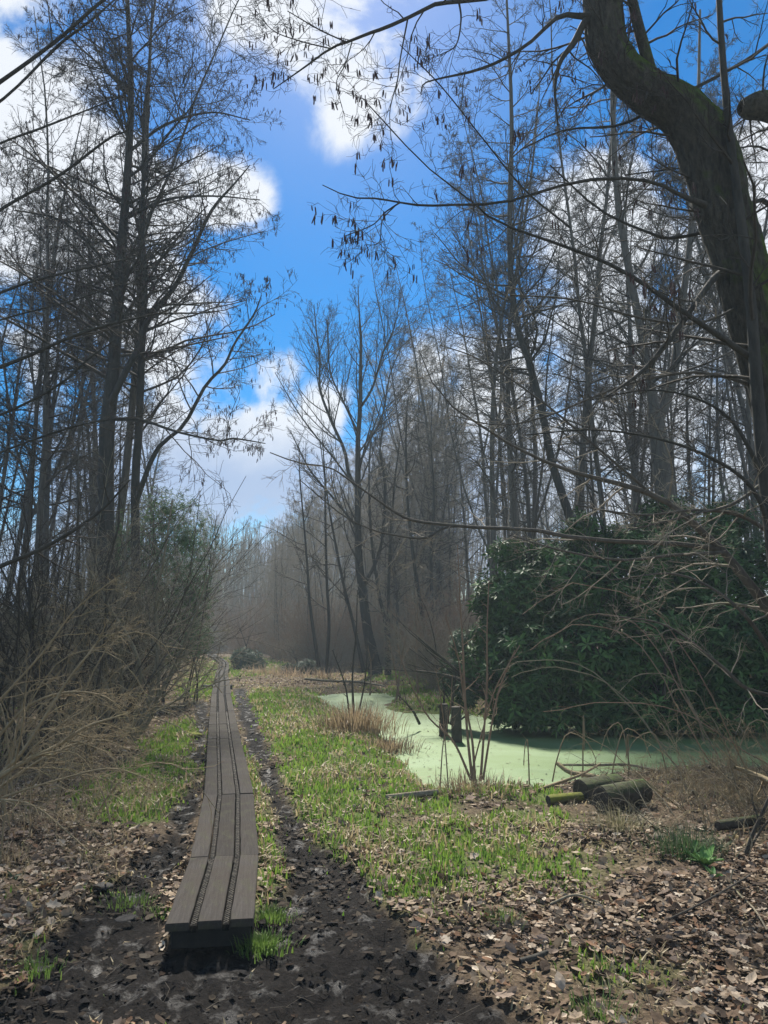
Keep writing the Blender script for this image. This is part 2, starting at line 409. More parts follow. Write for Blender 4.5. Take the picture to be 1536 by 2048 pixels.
# ------------------------------------------------------------------ ground shape
WZ = -0.11
POND_PX = [(634, 1394), (668, 1414), (716, 1440), (762, 1454), (792, 1480), (802, 1504), (836, 1537), (852, 1566), (905, 1580),
           (960, 1576), (1060, 1575), (1120, 1562), (1200, 1548), (1300, 1542), (1420, 1536), (1600, 1530), (1800, 1520),
           (1800, 1450), (1300, 1448), (1000, 1448), (930, 1428), (872, 1427), (800, 1424), (770, 1410), (790, 1398), (768, 1388), (700, 1387)]
POND = np.array([at(x, y, WZ)[:2] for x, y in POND_PX])
def sdf_poly(x, y, poly):
    d = np.full(x.shape, 1e9); ins = np.zeros(x.shape, bool)
    for i in range(len(poly)):
        ax, ay = poly[i]; bx_, by_ = poly[(i + 1) % len(poly)]
        ex, ey = bx_ - ax, by_ - ay
        t = np.clip(((x - ax) * ex + (y - ay) * ey) / (ex * ex + ey * ey), 0, 1)
        d = np.minimum(d, np.hypot(x - ax - t * ex, y - ay - t * ey))
        c = ((ay > y) != (by_ > y)) & (x < (bx_ - ax) * (y - ay) / (by_ - ay + 1e-12) + ax)
        ins ^= c
    return np.where(ins, -d, d)
def dist_line(x, y, pts, wd):      # distance to a polyline minus its width there
    best = np.full(x.shape, 1e9)
    for (a, b, wa, wb) in zip(pts[:-1], pts[1:], wd[:-1], wd[1:]):
        ex, ey = b[0] - a[0], b[1] - a[1]
        t = np.clip(((x - a[0]) * ex + (y - a[1]) * ey) / (ex * ex + ey * ey), 0, 1)
        best = np.minimum(best, np.hypot(x - a[0] - t * ex, y - a[1] - t * ey) - (wa + (wb - wa) * t))
    return best
def gpts(l): return [at(x, y, 0)[:2] for x, y in l]
TRACK_R = gpts([(478, 1378), (486, 1410), (500, 1450), (528, 1530), (556, 1600), (592, 1690), (650, 1740), (640, 1810), (620, 1900)])
TRACK_RW = [.2, .2, .16, .08, .08, .12, .20, .30, .5]
TRACK_L = gpts([(404, 1400), (406, 1440), (400, 1500), (392, 1580), (360, 1660), (300, 1740), (220, 1830), (160, 1920)])
TRACK_LW = [.14, .10, .07, .08, .10, .14, .24, .32]
FRONT = gpts([(-60, 2060), (200, 1960), (450, 1960), (700, 1960), (820, 2080)]); FRONTW = [.25, .36, .42, .44, .36]
FRONT2 = gpts([(760, 1990), (1000, 2060)]); FRONT2W = [.3, .2]
def zones(x, y):
    j = (fbm(x * 1.6, y * 1.6, 4, 3) - .5) * .55 + (fbm(x * 7, y * 7, 3, 9) - .5) * .22
    md = np.minimum.reduce([dist_line(x, y, TRACK_R, TRACK_RW), dist_line(x, y, TRACK_L, TRACK_LW),
                            dist_line(x, y, FRONT, FRONTW), dist_line(x, y, FRONT2, FRONT2W)])
    mud = 1 - sstep(-.05, .08, md + j * .55)
    # green in patches: the meadow between path and pond, strips beside the boards, round the logs
    n = fbm(x * .9 + 5, y * .9, 5, 21)
    g = sstep(.38, .58, n) * .85
    px = 768 + FPX * x / np.maximum(y, .5)                     # only a way to lay the strips out in plan
    strips = [(gpts([(478, 1350), (520, 1330), (470, 1315), (440, 1318)]), [1.0, 1.6, 1.2, .8]),
              (gpts([(395, 1392), (405, 1350), (425, 1325)]), [.5, .7, .8]),
              (gpts([(492, 1500), (512, 1580), (530, 1640), (535, 1710), (545, 1760), (525, 1850), (520, 1885)]), [.16, .15, .13, .12, .08, .10, .09]),
              (gpts([(560, 1390), (620, 1430), (670, 1500), (740, 1550), (830, 1610)]), [1.5, 1.1, .75, .6, .35]), (gpts([(600, 1500), (650, 1590), (720, 1650), (800, 1700)]), [.35, .3, .3, .3]),
              (gpts([(240, 1640), (290, 1570), (345, 1520), (372, 1450)]), [.3, .6, .5, .4]), (gpts([(620, 1640), (760, 1700), (930, 1690), (1080, 1640)]), [.3, .5, .5, .25]),
              (gpts([(960, 1585), (1060, 1590), (1130, 1600)]), [.25, .3, .1]),
              (gpts([(700, 1740), (820, 1690), (940, 1660), (860, 1760), (740, 1770)]), [.25, .35, .3, .3, .2]),
              (gpts([(800, 1412), (860, 1412)]), [.8, .8]),
              (gpts([(90, 1890), (60, 1960)]), [.08, .1]), (gpts([(230, 1780), (270, 1750)]), [.1, .1])]
    sg = np.full(x.shape, 1e9)
    for p, w_ in strips: sg = np.minimum(sg, dist_line(x, y, p, w_))
    g = np.maximum(g * (sstep(.9, 1.6, x + y * .03 + 1.0) * (1 - sstep(.3, 1.1, x - y * .06 - .4)) * .8 + .12), 1 - sstep(-.12, .22, sg + j * .9))
    g = g * (1 - sstep(28, 40, y) * .6) * (1 - mud * .92)
    # dark litter further into the wood
    return mud, np.clip(g, 0, 1), np.clip(1 - mud - g, 0, 1)
def H(x, y, fine=True, mud=None):
    x = np.asarray(x, float); y = np.asarray(y, float)
    h = (fbm(x * .35, y * .35, 3, 5) - .5) * .10 * sstep(4, 12, y) + (fbm(x * 2.2, y * 2.2, 3, 6) - .5) * .05
    sd_ = sdf_poly(x, y, POND) + (fbm(x * 1.8, y * 1.8, 4, 31) - .5) * .42
    h = np.where(sd_ < .7, h + (WZ - .04 - h) * (1 - sstep(-.05, .7, sd_)), h)
    h = h - .25 * (1 - sstep(-1.2, -.02, sd_))
    h = h + .10 * np.exp(-(((x - .85) / .9) ** 2 + ((y - 17.0) / 1.6) ** 2)) * (sd_ > -.2)
    pool = np.exp(-(((x + 2.0) / 2.6) ** 2 + ((y - 32.5) / 3.0) ** 2)); h = h - .30 * pool
    if fine:
        if mud is None: mud = zones(x, y)[0]
        c = fbm(x * 9, y * 9, 4, 12)
        h = h + mud * (np.abs(c - .5) * -.15 + .015) - mud * .035 + (1 - mud) * (fbm(x * 6, y * 6, 3, 44) - .5) * .04
        h = h + mud * np.maximum(fbm(x * 16, y * 16, 3, 77) - .55, 0) * .09
    return h

ys = np.concatenate([np.linspace(-30, -.2, 18), np.array([.3]), np.geomspace(.8, 190, 370)])
us = np.linspace(-1, 1, 320); us = np.sign(us) * np.abs(us) ** 1.15
GY, GU = np.meshgrid(ys, us, indexing='ij')
GX = GU * (2.3 + np.abs(GY) * 1.05)
md, gg, ll = zones(GX, GY)
GZ = H(GX, GY, True, md)
nr, ncl = GX.shape
idx = np.arange(nr * ncl).reshape(nr, ncl)
Q = np.stack([idx[:-1, :-1], idx[:-1, 1:], idx[1:, 1:], idx[1:, :-1]], -1).reshape(-1, 4)
g_o = obj('ground', mesh_np('ground', np.stack([GX, GY, GZ], -1).reshape(-1, 3), Q, mat='ground', col=np.stack([md, gg, ll], -1).reshape(-1, 3)))
tag(g_o, 'muddy leaf strewn woodland ground with green grass patches', kind='structure')

# water
def sheet(name, x0, x1, y0, y1, z, mat):
    V = np.array([[x0, y0, z], [x1, y0, z], [x1, y1, z], [x0, y1, z]]); return obj(name, mesh_np(name, V, [[0, 1, 2, 3]], mat=mat, smooth=False))
sh = np.array(POND); x0, y0 = sh.min(0) - .8; x1, y1 = sh.max(0) + .8
tag(sheet('pond_water', x0, x1, y0, y1, WZ, 'weed'), 'pond covered in pale green duckweed', kind='structure')
tag(sheet('pool_water', -6.0, 2.0, 28.4, 37.0, -.10, 'water'), 'small open pool of dark water beyond the pond', kind='structure')

# haze
hm = bpy.data.materials.new('haze_air'); hm.use_nodes = True; ht = hm.node_tree; ht.nodes.clear()
ho = ht.nodes.new('ShaderNodeOutputMaterial'); hv = ht.nodes.new('ShaderNodeVolumePrincipled')
hv.inputs['Color'].default_value = (.72, .88, .98, 1); hv.inputs['Density'].default_value = .0020; hv.inputs['Anisotropy'].default_value = .12
ht.links.new(hv.outputs[0], ho.inputs['Volume'])
bx0, bx1, by0, by1, bz0, bz1 = -215, 215, -35, 200, -1.6, 26
V = [[x, y, z] for z in (bz0, bz1) for y in (by0, by1) for x in (bx0, bx1)]
tag(obj('haze', mesh_np('haze', V, [[0, 2, 3, 1], [4, 5, 7, 6], [0, 1, 5, 4], [2, 6, 7, 3], [0, 4, 6, 2], [1, 3, 7, 5]], mat=hm, smooth=False)), 'thin blue spring haze hanging in the wood', kind='stuff')

# ------------------------------------------------------------------ boardwalk
BT = .15
_L_old = [(327, 1851), (380, 1715), (409, 1588), (414, 1516), (417, 1448), (422, 1387), (428, 1370), (433, 1352), (434, 1340), (440, 1327), (440, 1322), (413, 1306)]
_R_old = [(509, 1836), (518, 1708), (507, 1588), (490, 1516), (475, 1448), (462, 1387), (458, 1370), (456, 1352), (455, 1340), (456, 1327), (453, 1318), (424, 1305)]
L_px = _L_old[:5] + [(422, 1387), (428, 1370), (433, 1361), (432, 1351), (434, 1342), (439, 1333), (441, 1325), (432, 1317), (415, 1307)]
R_px = _R_old[:5] + [(462, 1387), (459, 1370), (456, 1361), (453, 1351), (455, 1342), (456, 1333), (455, 1325), (443, 1316), (425, 1306)]
CL = np.array([(at(*a, BT)[:2] + at(*b, BT)[:2]) / 2 for a, b in zip(L_px, R_px)])
bw = thing('boardwalk', 'narrow grey boardwalk of three planks running over the mud into the wood', 'boardwalk', (CL[0][0], CL[0][1], 0))
def lcl(p): return (p[0] - CL[0][0], p[1] - CL[0][1], p[2])
seg = np.hypot(*(CL[1:] - CL[:-1]).T); cum = np.concatenate([[0], np.cumsum(seg)])
st = [cum[0], cum[1], cum[2], cum[3]]
for k in range(3, len(cum) - 1):
    n = max(1, round((cum[k + 1] - cum[k]) / 1.9)); st += list(np.linspace(cum[k], cum[k + 1], n + 1)[1:])
ptc = np.stack([np.interp(st, cum, CL[:, 0]), np.interp(st, cum, CL[:, 1])], 1)
def box_mesh(name, w_, l_, h_, mat, bev=.004, seed=0, rough=0):
    # a bevelled board lying along +Y with its top at z=0; edges slightly worn
    rg = np.random.default_rng(seed); K = max(2, int(l_ / .12)); yy = np.linspace(0, l_, K + 1)
    prof = np.array([[-w_ / 2, -h_], [-w_ / 2, -bev], [-w_ / 2 + bev, 0], [w_ / 2 - bev, 0], [w_ / 2, -bev], [w_ / 2, -h_]])
    V = []; F = []; T = []
    for y_ in yy:
        jx = rg.normal(size=2) * rough; jz = rg.normal() * rough * .6
        for i, (a, b) in enumerate(prof): V.append([a + (jx[0] if i < 3 else jx[1]), y_, b + jz])
    for k in range(K):
        for i in range(6): F.append([k * 6 + i, k * 6 + (i + 1) % 6, k * 6 + 6 + (i + 1) % 6, k * 6 + 6 + i])
    for base, rev in ((0, 0), (K * 6, 1)):
        q = [[base, base + 1, base + 4, base + 5], [base + 1, base + 2, base + 3, base + 4]]
        F += [f if rev else f[::-1] for f in q]
    return mesh_np(name, V, F, mat=mat, smooth=False)
rg = np.random.default_rng(4)
nb = len(ptc) - 1
for k in range(nb):
    a, b = ptc[k], ptc[k + 1]; d = b - a; L = np.hypot(*d); d /= L; rz = -math.atan2(d[0], d[1]); side = np.array([d[1], -d[0]])
    W = .44 if k < 9 else .42
    pw, sw = W * .27, W * .095
    near = k < 9
    for q in range(3):
        off = (q - 1) * (pw + sw)
        p = a + side * off + d * (.004 + rg.uniform(0, .006))
        obj('plank', box_mesh('plank', pw - .002 + rg.uniform(-.002, .002), L - .012 + rg.uniform(-.002, .002), .038, 'plank', .004, k * 3 + q, .0012), bw,
            lcl((p[0], p[1], BT + rg.uniform(-.003, .003))), (rg.uniform(-.001, .001), rg.uniform(-.01, .01), rz + rg.uniform(-.002, .002)))
    if k < 14:
        for q in (-.5, .5):
            p = a + side * q * (pw + sw)
            so_ = obj('grip_strip', box_mesh('grip_strip', sw * .80, L, .03, 'strip', .003, k, .0008), bw, lcl((p[0], p[1], BT - .017)), (0, 0, rz))
            if k < 6:
                # zigzag wire netting stapled along the strip
                n = int(L / .028); yy = np.linspace(.005, L - .005, n); xx = (np.arange(n) % 2 - .5) * sw * .62
                P1 = np.stack([xx, yy, np.full(n, .003) + rg.uniform(0, .003, n)], 1)[None]; P2 = P1 * np.array([-1, 1, 1])
                wr = np.full((1, n), .0012)
                sweep = obj('wire_netting', tubes('wire_netting', [(P1, wr, 3), (P2, wr, 3)], 'wire'), so_)
    # bearer under the joint
    wl = .40
    p = a + d * (.14 if k == 0 else 0.0)
    obj('bearer', box_mesh('bearer', .40, .09, .13, 'bearer', .006, k, .001), bw, lcl((p[0], p[1], BT - .042)), (0, 0, rz))
for q in (-.19, .19):   # long runners carrying the near boards
    for k in range(4):
        a, b = ptc[k], ptc[k + 1]; d = b - a; L = np.hypot(*d); d /= L; rz = -math.atan2(d[0], d[1]); side = np.array([d[1], -d[0]])
        p = a + side * q * .8 + d * .16
        obj('runner', box_mesh('runner', .05, L - .18, .11, 'bearer', .005, k, .001), bw, lcl((p[0], p[1], BT - .043)), (0, 0, rz))
# cross bearers sticking out to the left
for (xa, xb, yp) in ((403, 464, 1370), (421, 459, 1338)):
    a = at(xa, yp, BT - .045); b = at(xb, yp, BT - .045); L = np.linalg.norm(b - a); rz = -math.atan2(b[0] - a[0], b[1] - a[1])
    obj('cross_bearer', box_mesh('cross_bearer', .16, L, .15, 'bearer', .01, 5, .002), bw, lcl((a[0], a[1], BT - .044)), (0, 0, rz))

# ------------------------------------------------------------------ litter, grass
def sample_xy(n, y0, y1, rng, pw=0.0, spread=.60, xo=.5):
    u = rng.random(n)
    if pw == 0: y = y0 * (y1 / y0) ** u
    else: y = (y0 ** (1 + pw) + u * (y1 ** (1 + pw) - y0 ** (1 + pw))) ** (1 / (1 + pw))
    x = (rng.random(n) * 2 - 1) * (y * spread + xo)
    return x, y
def on_boards(x, y, m=.24):
    return dist_line(x, y, list(CL), [m] * len(CL)) < 0
def leaf_template(kind):
    if kind == 0:   # lobed leaf with stalk
        o = [(0, -.55), (.16, -.38), (.42, -.34), (.27, -.1), (.5, .08), (.25, .18), (.22, .42), (0, .55), (-.22, .4), (-.27, .16), (-.5, .05), (-.28, -.12), (-.38, -.36), (-.15, -.37)]
    elif kind == 1:
        o = [(0, -.5), (.2, -.3), (.3, 0), (.22, .28), (0, .52), (-.22, .28), (-.3, 0), (-.2, -.3)]
    elif kind == 3:
        return np.array([[-.35, -.4, 0], [.4, -.3, .08], [.25, .5, 0], [-.4, .3, .1]]), np.array([[0, 1, 2], [0, 2, 3]])
    else:
        o = [(0, -.5), (.3, -.15), (.22, .3), (0, .5), (-.24, .25), (-.28, -.2)]
    o = np.array(o); V = np.zeros((len(o) + 1, 3)); V[1:, :2] = o
    V[:, 2] = .22 * V[:, 1] ** 2 + .5 * V[:, 0] ** 2
    V[0, 2] = -.03
    n = len(o); T = np.array([[0, 1 + i, 1 + (i + 1) % n] for i in range(n)])
    return V, T
rng = np.random.default_rng(11)
LC = np.array([(.27, .21, .15), (.14, .098, .066), (.37, .30, .225), (.045, .032, .023), (.20, .152, .118), (.45, .385, .30), (.17, .10, .06)])
def litter(n, y0, y1, size, kinds, pw, seed):
    r = np.random.default_rng(seed)
    x, y = sample_xy(n, y0, y1, r, pw)
    md, g, l = zones(x, y)
    dens = l * 1.0 + g * .5 + md * (.07 if size > .03 else .5)
    dens *= .22 + 1.2 * sstep(.33, .6, fbm(x * 1.1, y * 1.1, 4, 60))
    k = (r.random(n) < dens) & ~on_boards(x, y, .23) & (sdf_poly(x, y, POND) > .12)
    x, y, md, g = x[k], y[k], md[k], g[k]; n = len(x)
    z = H(x, y) + r.uniform(.002, .035, n) * (1 - .6 * md)
    wet = (r.random(n) < md * 1.1)
    ci = r.choice(len(LC), n, p=[.21, .24, .10, .23, .11, .045, .065]); c = LC[ci] * r.uniform(.7, 1.25, (n, 1))
    c[wet] *= .16
    Vs, Ts, Cs, off = [], [], [], 0
    kd = r.choice(kinds, n)
    for q in set(kinds):
        m = kd == q; cnt = m.sum()
        if not cnt: continue
        tv, tf = leaf_template(q)
        s_ = (.42 + 1.2 * r.random(cnt) ** 2.0) * size
        s3 = np.stack([s_ * r.uniform(.7, 1.1, cnt), s_, s_ * r.uniform(-1.2, 1.9, cnt)], 1)
        tilt = np.abs(r.normal(0, .5, cnt)) * (1 - .6 * md[m])
        V, T = scatter(tv, tf, np.stack([x[m], y[m], z[m]], 1), rotm(r.random(cnt) * 6.28, tilt, r.random(cnt) * 6.28), s3)
        Vs.append(V); Ts.append(T + off); Cs.append(rep_col(c[m], len(tv))); off += len(V)
    return np.concatenate(Vs), np.concatenate(Ts), np.concatenate(Cs)
A = [litter(42000, 1.9, 6.5, .058, [0, 1, 1, 2], .8, 1), litter(44000, 6.0, 30, .07, [3], .3, 2), litter(60000, 1.9, 10, .026, [3], .7, 7)]
V = np.concatenate([a[0] for a in A]); T = np.concatenate([A[0][1], A[1][1] + len(A[0][0]), A[2][1] + len(A[0][0]) + len(A[1][0])]); c = np.concatenate([a[2] for a in A])
tag(obj('leaf_litter', mesh_np('leaf_litter', V, T=T, mat='leaf', col=c, smooth=False)), 'carpet of curled brown and tan fallen leaves', kind='stuff')

def debris(name, n, y0, y1, seed):
    r = np.random.default_rng(seed); x, y = sample_xy(n, y0, y1, r, .6)
    md, g, l = zones(x, y); k = (r.random(n) < md * .9 * sstep(.35, .6, fbm(x * 2.2, y * 2.2, 3, 8)) + .02) & ~on_boards(x, y, .22) & (sdf_poly(x, y, POND) > .1)
    x, y = x[k], y[k]; n = len(x); z = H(x, y)
    tv = np.array([[1, 0, 0], [.3, .95, .1], [-.8, .6, 0], [-.8, -.55, .1], [.25, -.9, 0], [.1, .1, .75]]); tf = np.array([[0, 1, 5], [1, 2, 5], [2, 3, 5], [3, 4, 5], [4, 0, 5]])
    s_ = .006 + .022 * r.random(n) ** 2.5; s3 = np.stack([s_ * r.uniform(.7, 1.6, n), s_, s_ * r.uniform(.5, 1.3, n)], 1)
    V, T = scatter(tv, tf, np.stack([x, y, z - .001], 1), rotm(r.random(n) * 6.28, np.abs(r.normal(0, .3, n)), r.random(n) * 6.28), s3)
    c = np.array([[.011, .010, .0098]]) * r.uniform(.5, 1.9, (n, 1))
    return mesh_np(name, V, T=T, mat='leaf', col=rep_col(c, 6), smooth=False)
tag(obj('mud_clods', debris('mud_clods', 45000, 1.9, 14, 31)), 'dark crumbs and clods of trampled mud', kind='stuff')
def floaters(n, seed):
    r = np.random.default_rng(seed); x = r.uniform(-2, 7, n); y = r.uniform(7.8, 18.5, n); sd_ = sdf_poly(x, y, POND)
    k = (sd_ < -.02) & (r.random(n) < .12 + .9 * np.exp(sd_ / .35)); x, y = x[k], y[k]; n = len(x)
    tv, tf = leaf_template(2); s_ = r.uniform(.02, .06, n)
    V, T = scatter(tv, tf, np.stack([x, y, np.full(n, WZ + .006)], 1), rotm(r.random(n) * 6.28, np.abs(r.normal(0, .12, n)), r.random(n) * 6.28), np.stack([s_ * r.uniform(.25, 1, n), s_, s_ * .4], 1))
    c = LC[r.choice(4, n)] * r.uniform(.3, 1, (n, 1))
    return mesh_np('floating_leaves', V, T=T, mat='leaf', col=rep_col(c, len(tv)), smooth=False)
tag(obj('floating_leaves', floaters(9000, 39)), 'dead leaves and bits floating in the duckweed along the shore', kind='stuff')
def twig_litter(n, seed):
    r = np.random.default_rng(seed); x, y = sample_xy(n, 1.9, 16, r, .5); k = ~on_boards(x, y, .23) & (sdf_poly(x, y, POND) > .1); x, y = x[k], y[k]; n = len(x)
    a = r.random(n) * 6.28; P = grow(np.stack([x, y, H(x, y) + .012], 1), np.stack([np.cos(a), np.sin(a), r.normal(0, .12, n)], 1), r.uniform(.05, .30, n) , 4, .15, (0, 0, 0), r)
    return tubes('twig_litter', [(P, taper(r.uniform(.0010, .0028, n), 4, .6), 3)], 'twig')
tag(obj('twig_litter', twig_litter(2200, 33)), 'small dead twigs strewn over the leaves and mud', kind='stuff')

def grass(name, n, y0, y1, pw, seed, straw=False, hh=(.04, .10)):
    r = np.random.default_rng(seed)
    x, y = sample_xy(n, y0, y1, r, pw)
    # clump
    x = x + r.normal(0, .01, n)
    md, g, l = zones(x, y)
    cl_ = fbm(x * 5, y * 5, 3, 90)
    dens = (g ** 1.3 * sstep(.25, .6, cl_) * 1.25) if not straw else np.clip(g * .85 + l * .45, 0, 1) * sstep(.42, .66, fbm(x * 1.7, y * 1.7, 4, 91)) * 1.2
    sdp = sdf_poly(x, y, POND)
    k = (r.random(n) < dens) & ~on_boards(x, y, .235) & (sdp > .04)
    x, y, g = x[k], y[k], g[k]; n = len(x)
    z = H(x, y) - .005
    h = r.uniform(*hh, n) * (.6 + .7 * g) * (1 + y * .012)
    wd = (.0028 + .0007 * y) * r.uniform(.7, 1.3, n)
    az = r.random(n) * 6.28; lean = r.uniform(.1, .6, n) if not straw else r.uniform(.5, 1.25, n)
    dx, dy = np.cos(az), np.sin(az)
    base = np.stack([x, y, z], 1); sidev = np.stack([-dy, dx, np.zeros(n)], 1) * wd[:, None]
    up = np.stack([dx * np.sin(lean * .5), dy * np.sin(lean * .5), np.cos(lean * .5)], 1)
    up2 = np.stack([dx * np.sin(lean * 1.4), dy * np.sin(lean * 1.4), np.cos(lean * 1.4)], 1)
    m1 = base + up * (h * .55)[:, None]; tip = m1 + up2 * (h * .5)[:, None]
    V = np.stack([base - sidev, base + sidev, m1 + sidev * .8, m1 - sidev * .8, tip], 1).reshape(-1, 3)
    b = np.arange(n)[:, None] * 5
    Tq = np.concatenate([b + np.array([[0, 1, 2]]), b + np.array([[0, 2, 3]]), b + np.array([[3, 2, 4]])])
    t_ = r.random((n, 1)) * .7 + .5 * fbm(x * 1.3, y * 1.3, 3, 66)[:, None]
    c = np.array([.10, .215, .028]) * (1 - t_) + np.array([.25, .37, .06]) * t_
    if straw: c = np.array([.24, .19, .10]) * (1 - t_) + np.array([.45, .37, .22]) * t_
    else:
        dead = r.random(n) < .14; c[dead] = np.array([.30, .25, .12])
    return mesh_np(name, V, T=Tq, mat='grass', col=rep_col(c, 5), smooth=False)
tag(obj('grass', grass('grass', 420000, 2.6, 45, .1, 5, hh=(.03, .075))), 'short fresh green grass in patches beside the boards and pond', kind='stuff')
tag(obj('dead_grass', grass('dead_grass', 190000, 2.6, 45, .1, 6, True, (.05, .13))), 'flattened straw coloured dead grass among the leaves', kind='stuff')

# ------------------------------------------------------------------ trees
def twig_sets(P, R, rng, n1, l1, n2, l2, n3, l3, rmin=.004, t0=.25, a1=(.8, 1.35), up=.04, wander=.12, t1=.99, shape=.55, fac=.45, droop=0.0, k3=3):
    """branches of three orders grown from stems P, R -> list of tube sets and twig ends"""
    sets = []
    p, d, r, t, pa = spawn(P, R, n1, t0, t1, *a1, rng, .25)
    L = l1 * (1.04 - t ** 1.6) ** shape * rng.uniform(.55, 1.15, len(t))
    r1 = np.maximum(np.minimum(r * fac, L * .013 + .004), rmin * 1.3)
    P1 = grow(p, d, L, 7, wander, (0, 0, up), rng); R1 = taper(r1, 7, .3); sets.append((P1, R1, 4))
    p, d, r, t, pa = spawn(P1, R1, n2, .15, 1, .5, 1.1, rng, .1)
    L2 = l2 * L[pa] * (1.15 - t * .75) * rng.uniform(.4, 1.1, len(t)); r2 = np.maximum(r * .55, rmin)
    P2 = grow(p, d, L2, 5, wander * 1.3, (0, 0, up * .8 - droop), rng); R2 = taper(r2, 5, .55); sets.append((P2, R2, 3))
    if n3:
        p, d, r, t, pa = spawn(P2, R2, n3, .15, 1, .4, 1.0, rng)
        L3 = np.maximum(l3 * L2[pa] * rng.uniform(.5, 1.3, len(t)), .10); r3 = np.maximum(r * .6, rmin * .85)
        P3 = grow(p, d, L3, k3, wander * 1.5, (0, 0, up * .5 - droop), rng); R3 = taper(r3, k3, .6); sets.append((P3, R3, 3))
    return sets
def catkins(name, ends, n, rng, L=.07, wd=.0065, cl=2):
    i = rng.choice(len(ends), min(n, len(ends)), replace=False); p = np.repeat(ends[i], cl, 0)
    p = p + rng.normal(0, .012, p.shape); m = len(p)
    tv = np.array([[0, 0, 0], [1, 0, -.25], [-.5, .87, -.25], [-.5, -.87, -.25], [.9, 0, -.85], [-.45, .8, -.85], [-.45, -.8, -.85], [0, 0, -1.0]], float)
    tf = np.array([[0, 1, 2], [0, 2, 3], [0, 3, 1], [1, 4, 5], [1, 5, 2], [2, 5, 6], [2, 6, 3], [3, 6, 4], [3, 4, 1], [4, 7, 5], [5, 7, 6], [6, 7, 4]])
    s_ = rng.uniform(.7, 1.25, m); s3 = np.stack([wd * s_, wd * s_, L * s_], 1)
    V, T = scatter(tv, tf, p, rotm(rng.random(m) * 6.28, np.abs(rng.normal(0, .18, m)), rng.random(m) * 6.28), s3)
    return mesh_np(name, V, T=T, mat='catkin', smooth=False)

def proto_tree(seed, Ht, r0, n1, l1, t0, mat_t='bark_far', mat_c='twig', forks=0, lean=.02, n2=9, n3=7, up=.05, wander=.12):
    rng = np.random.default_rng(seed)
    P = grow(np.array([[0, 0, -.15]]), np.array([[rng.normal() * lean, rng.normal() * lean, 1.]]), np.array([Ht]), 16, .035, (0, 0, .02), rng)
    R = taper(np.array([r0]), 16, .10, .9); R[0, 0] *= 1.5; R[0, 1] *= 1.08
    stems = [(P, R)]
    if forks:
        p, d, r, t, pa = spawn(P, R, forks, .12, .6, .2, .5, rng)
        L = Ht * (1 - t) * rng.uniform(.75, 1.0, forks)
        Pf = grow(p, d, L, 16, .05, (0, 0, .06), rng); Rf = taper(r * .6, 16, .12); stems.append((Pf, Rf))
    trunk = tubes('tree_trunk', [(P, R, 8)] + [(a, b, 6) for a, b in stems[1:]], mat_t)
    Ps = np.concatenate([a for a, b in stems]); Rs = np.concatenate([b for a, b in stems])
    sets = twig_sets(Ps, Rs, rng, n1, l1, n2, .42, n3, .42, .0055, t0, up=up, wander=wander)
    crown = tubes('tree_crown', sets, mat_c)
    return trunk, crown, sets
PROTO = [proto_tree(101, 18, .095, 60, 2.3, .26), proto_tree(102, 20, .13, 52, 2.5, .30, forks=1), proto_tree(103, 16, .075, 56, 2.0, .22),
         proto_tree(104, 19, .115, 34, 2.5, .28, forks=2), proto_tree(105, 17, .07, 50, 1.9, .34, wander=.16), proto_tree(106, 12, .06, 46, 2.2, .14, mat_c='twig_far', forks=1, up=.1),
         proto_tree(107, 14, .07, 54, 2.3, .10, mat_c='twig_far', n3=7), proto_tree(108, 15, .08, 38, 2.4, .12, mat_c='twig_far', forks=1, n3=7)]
def place_tree(proto, x, y, s_, rz, label, group, name='alder_tree', lean=(0, 0), cat='tree', sz=1.0):
    tr, cr, _s = PROTO[proto]
    z = float(H(np.array([x]), np.array([y]), False)[0])
    e = thing(name, label, cat, (x, y, z), group, rz)
    e.rotation_euler = (lean[0], lean[1], rz); e.scale = (s_, s_, s_ * sz)
    obj('trunk', tr, e); obj('crown', cr, e); return e

rng = np.random.default_rng(77)
def X_at(px, Y): return (px - 768) / FPX * Y * 1.0
placed = []
def free(x, y, dmin):
    for a, b in placed:
        if (a - x) ** 2 + (b - y) ** 2 < dmin * dmin: return False
    placed.append((x, y)); return True
def wood(n, pxr, yr, protos, srange, label, group, hfun=None, dmin=1.0, tries=4000):
    c = 0
    for _ in range(tries):
        if c >= n: break
        Y = rng.uniform(*yr); px = rng.uniform(*pxr); x = X_at(px, Y)
        if abs(x - np.interp(Y, CL[:, 1], CL[:, 0])) < 1.6 and Y < 52: continue
        if sdf_poly(np.array([x]), np.array([Y]), POND)[0] < .6: continue
        if not free(x, Y, dmin): continue
        p = int(rng.choice(protos)); s_ = rng.uniform(*srange)
        if hfun is not None: s_ = hfun(px, Y) / (18, 20, 16, 19, 17, 12, 14, 15)[p] * rng.uniform(.8, 1.05)
        place_tree(p, x, Y, s_, rng.uniform(0, 6.28), label, group, lean=(rng.normal() * .03, rng.normal() * .04)); c += 1
# right-hand wood
wood(28, (960, 1640), (18, 30), [0, 1, 3, 4], (.85, 1.12), 'tall slim bare tree in the near edge of the wood, just past the right edge', 'bare trees in the front of the right-hand wood', dmin=1.2)
wood(40, (880, 1700), (30, 52), [0, 1, 2, 3, 4], (.85, 1.1), 'thin grey bare tree deep in the wood on the right', 'bare trees deep in the right-hand wood', dmin=1.4)
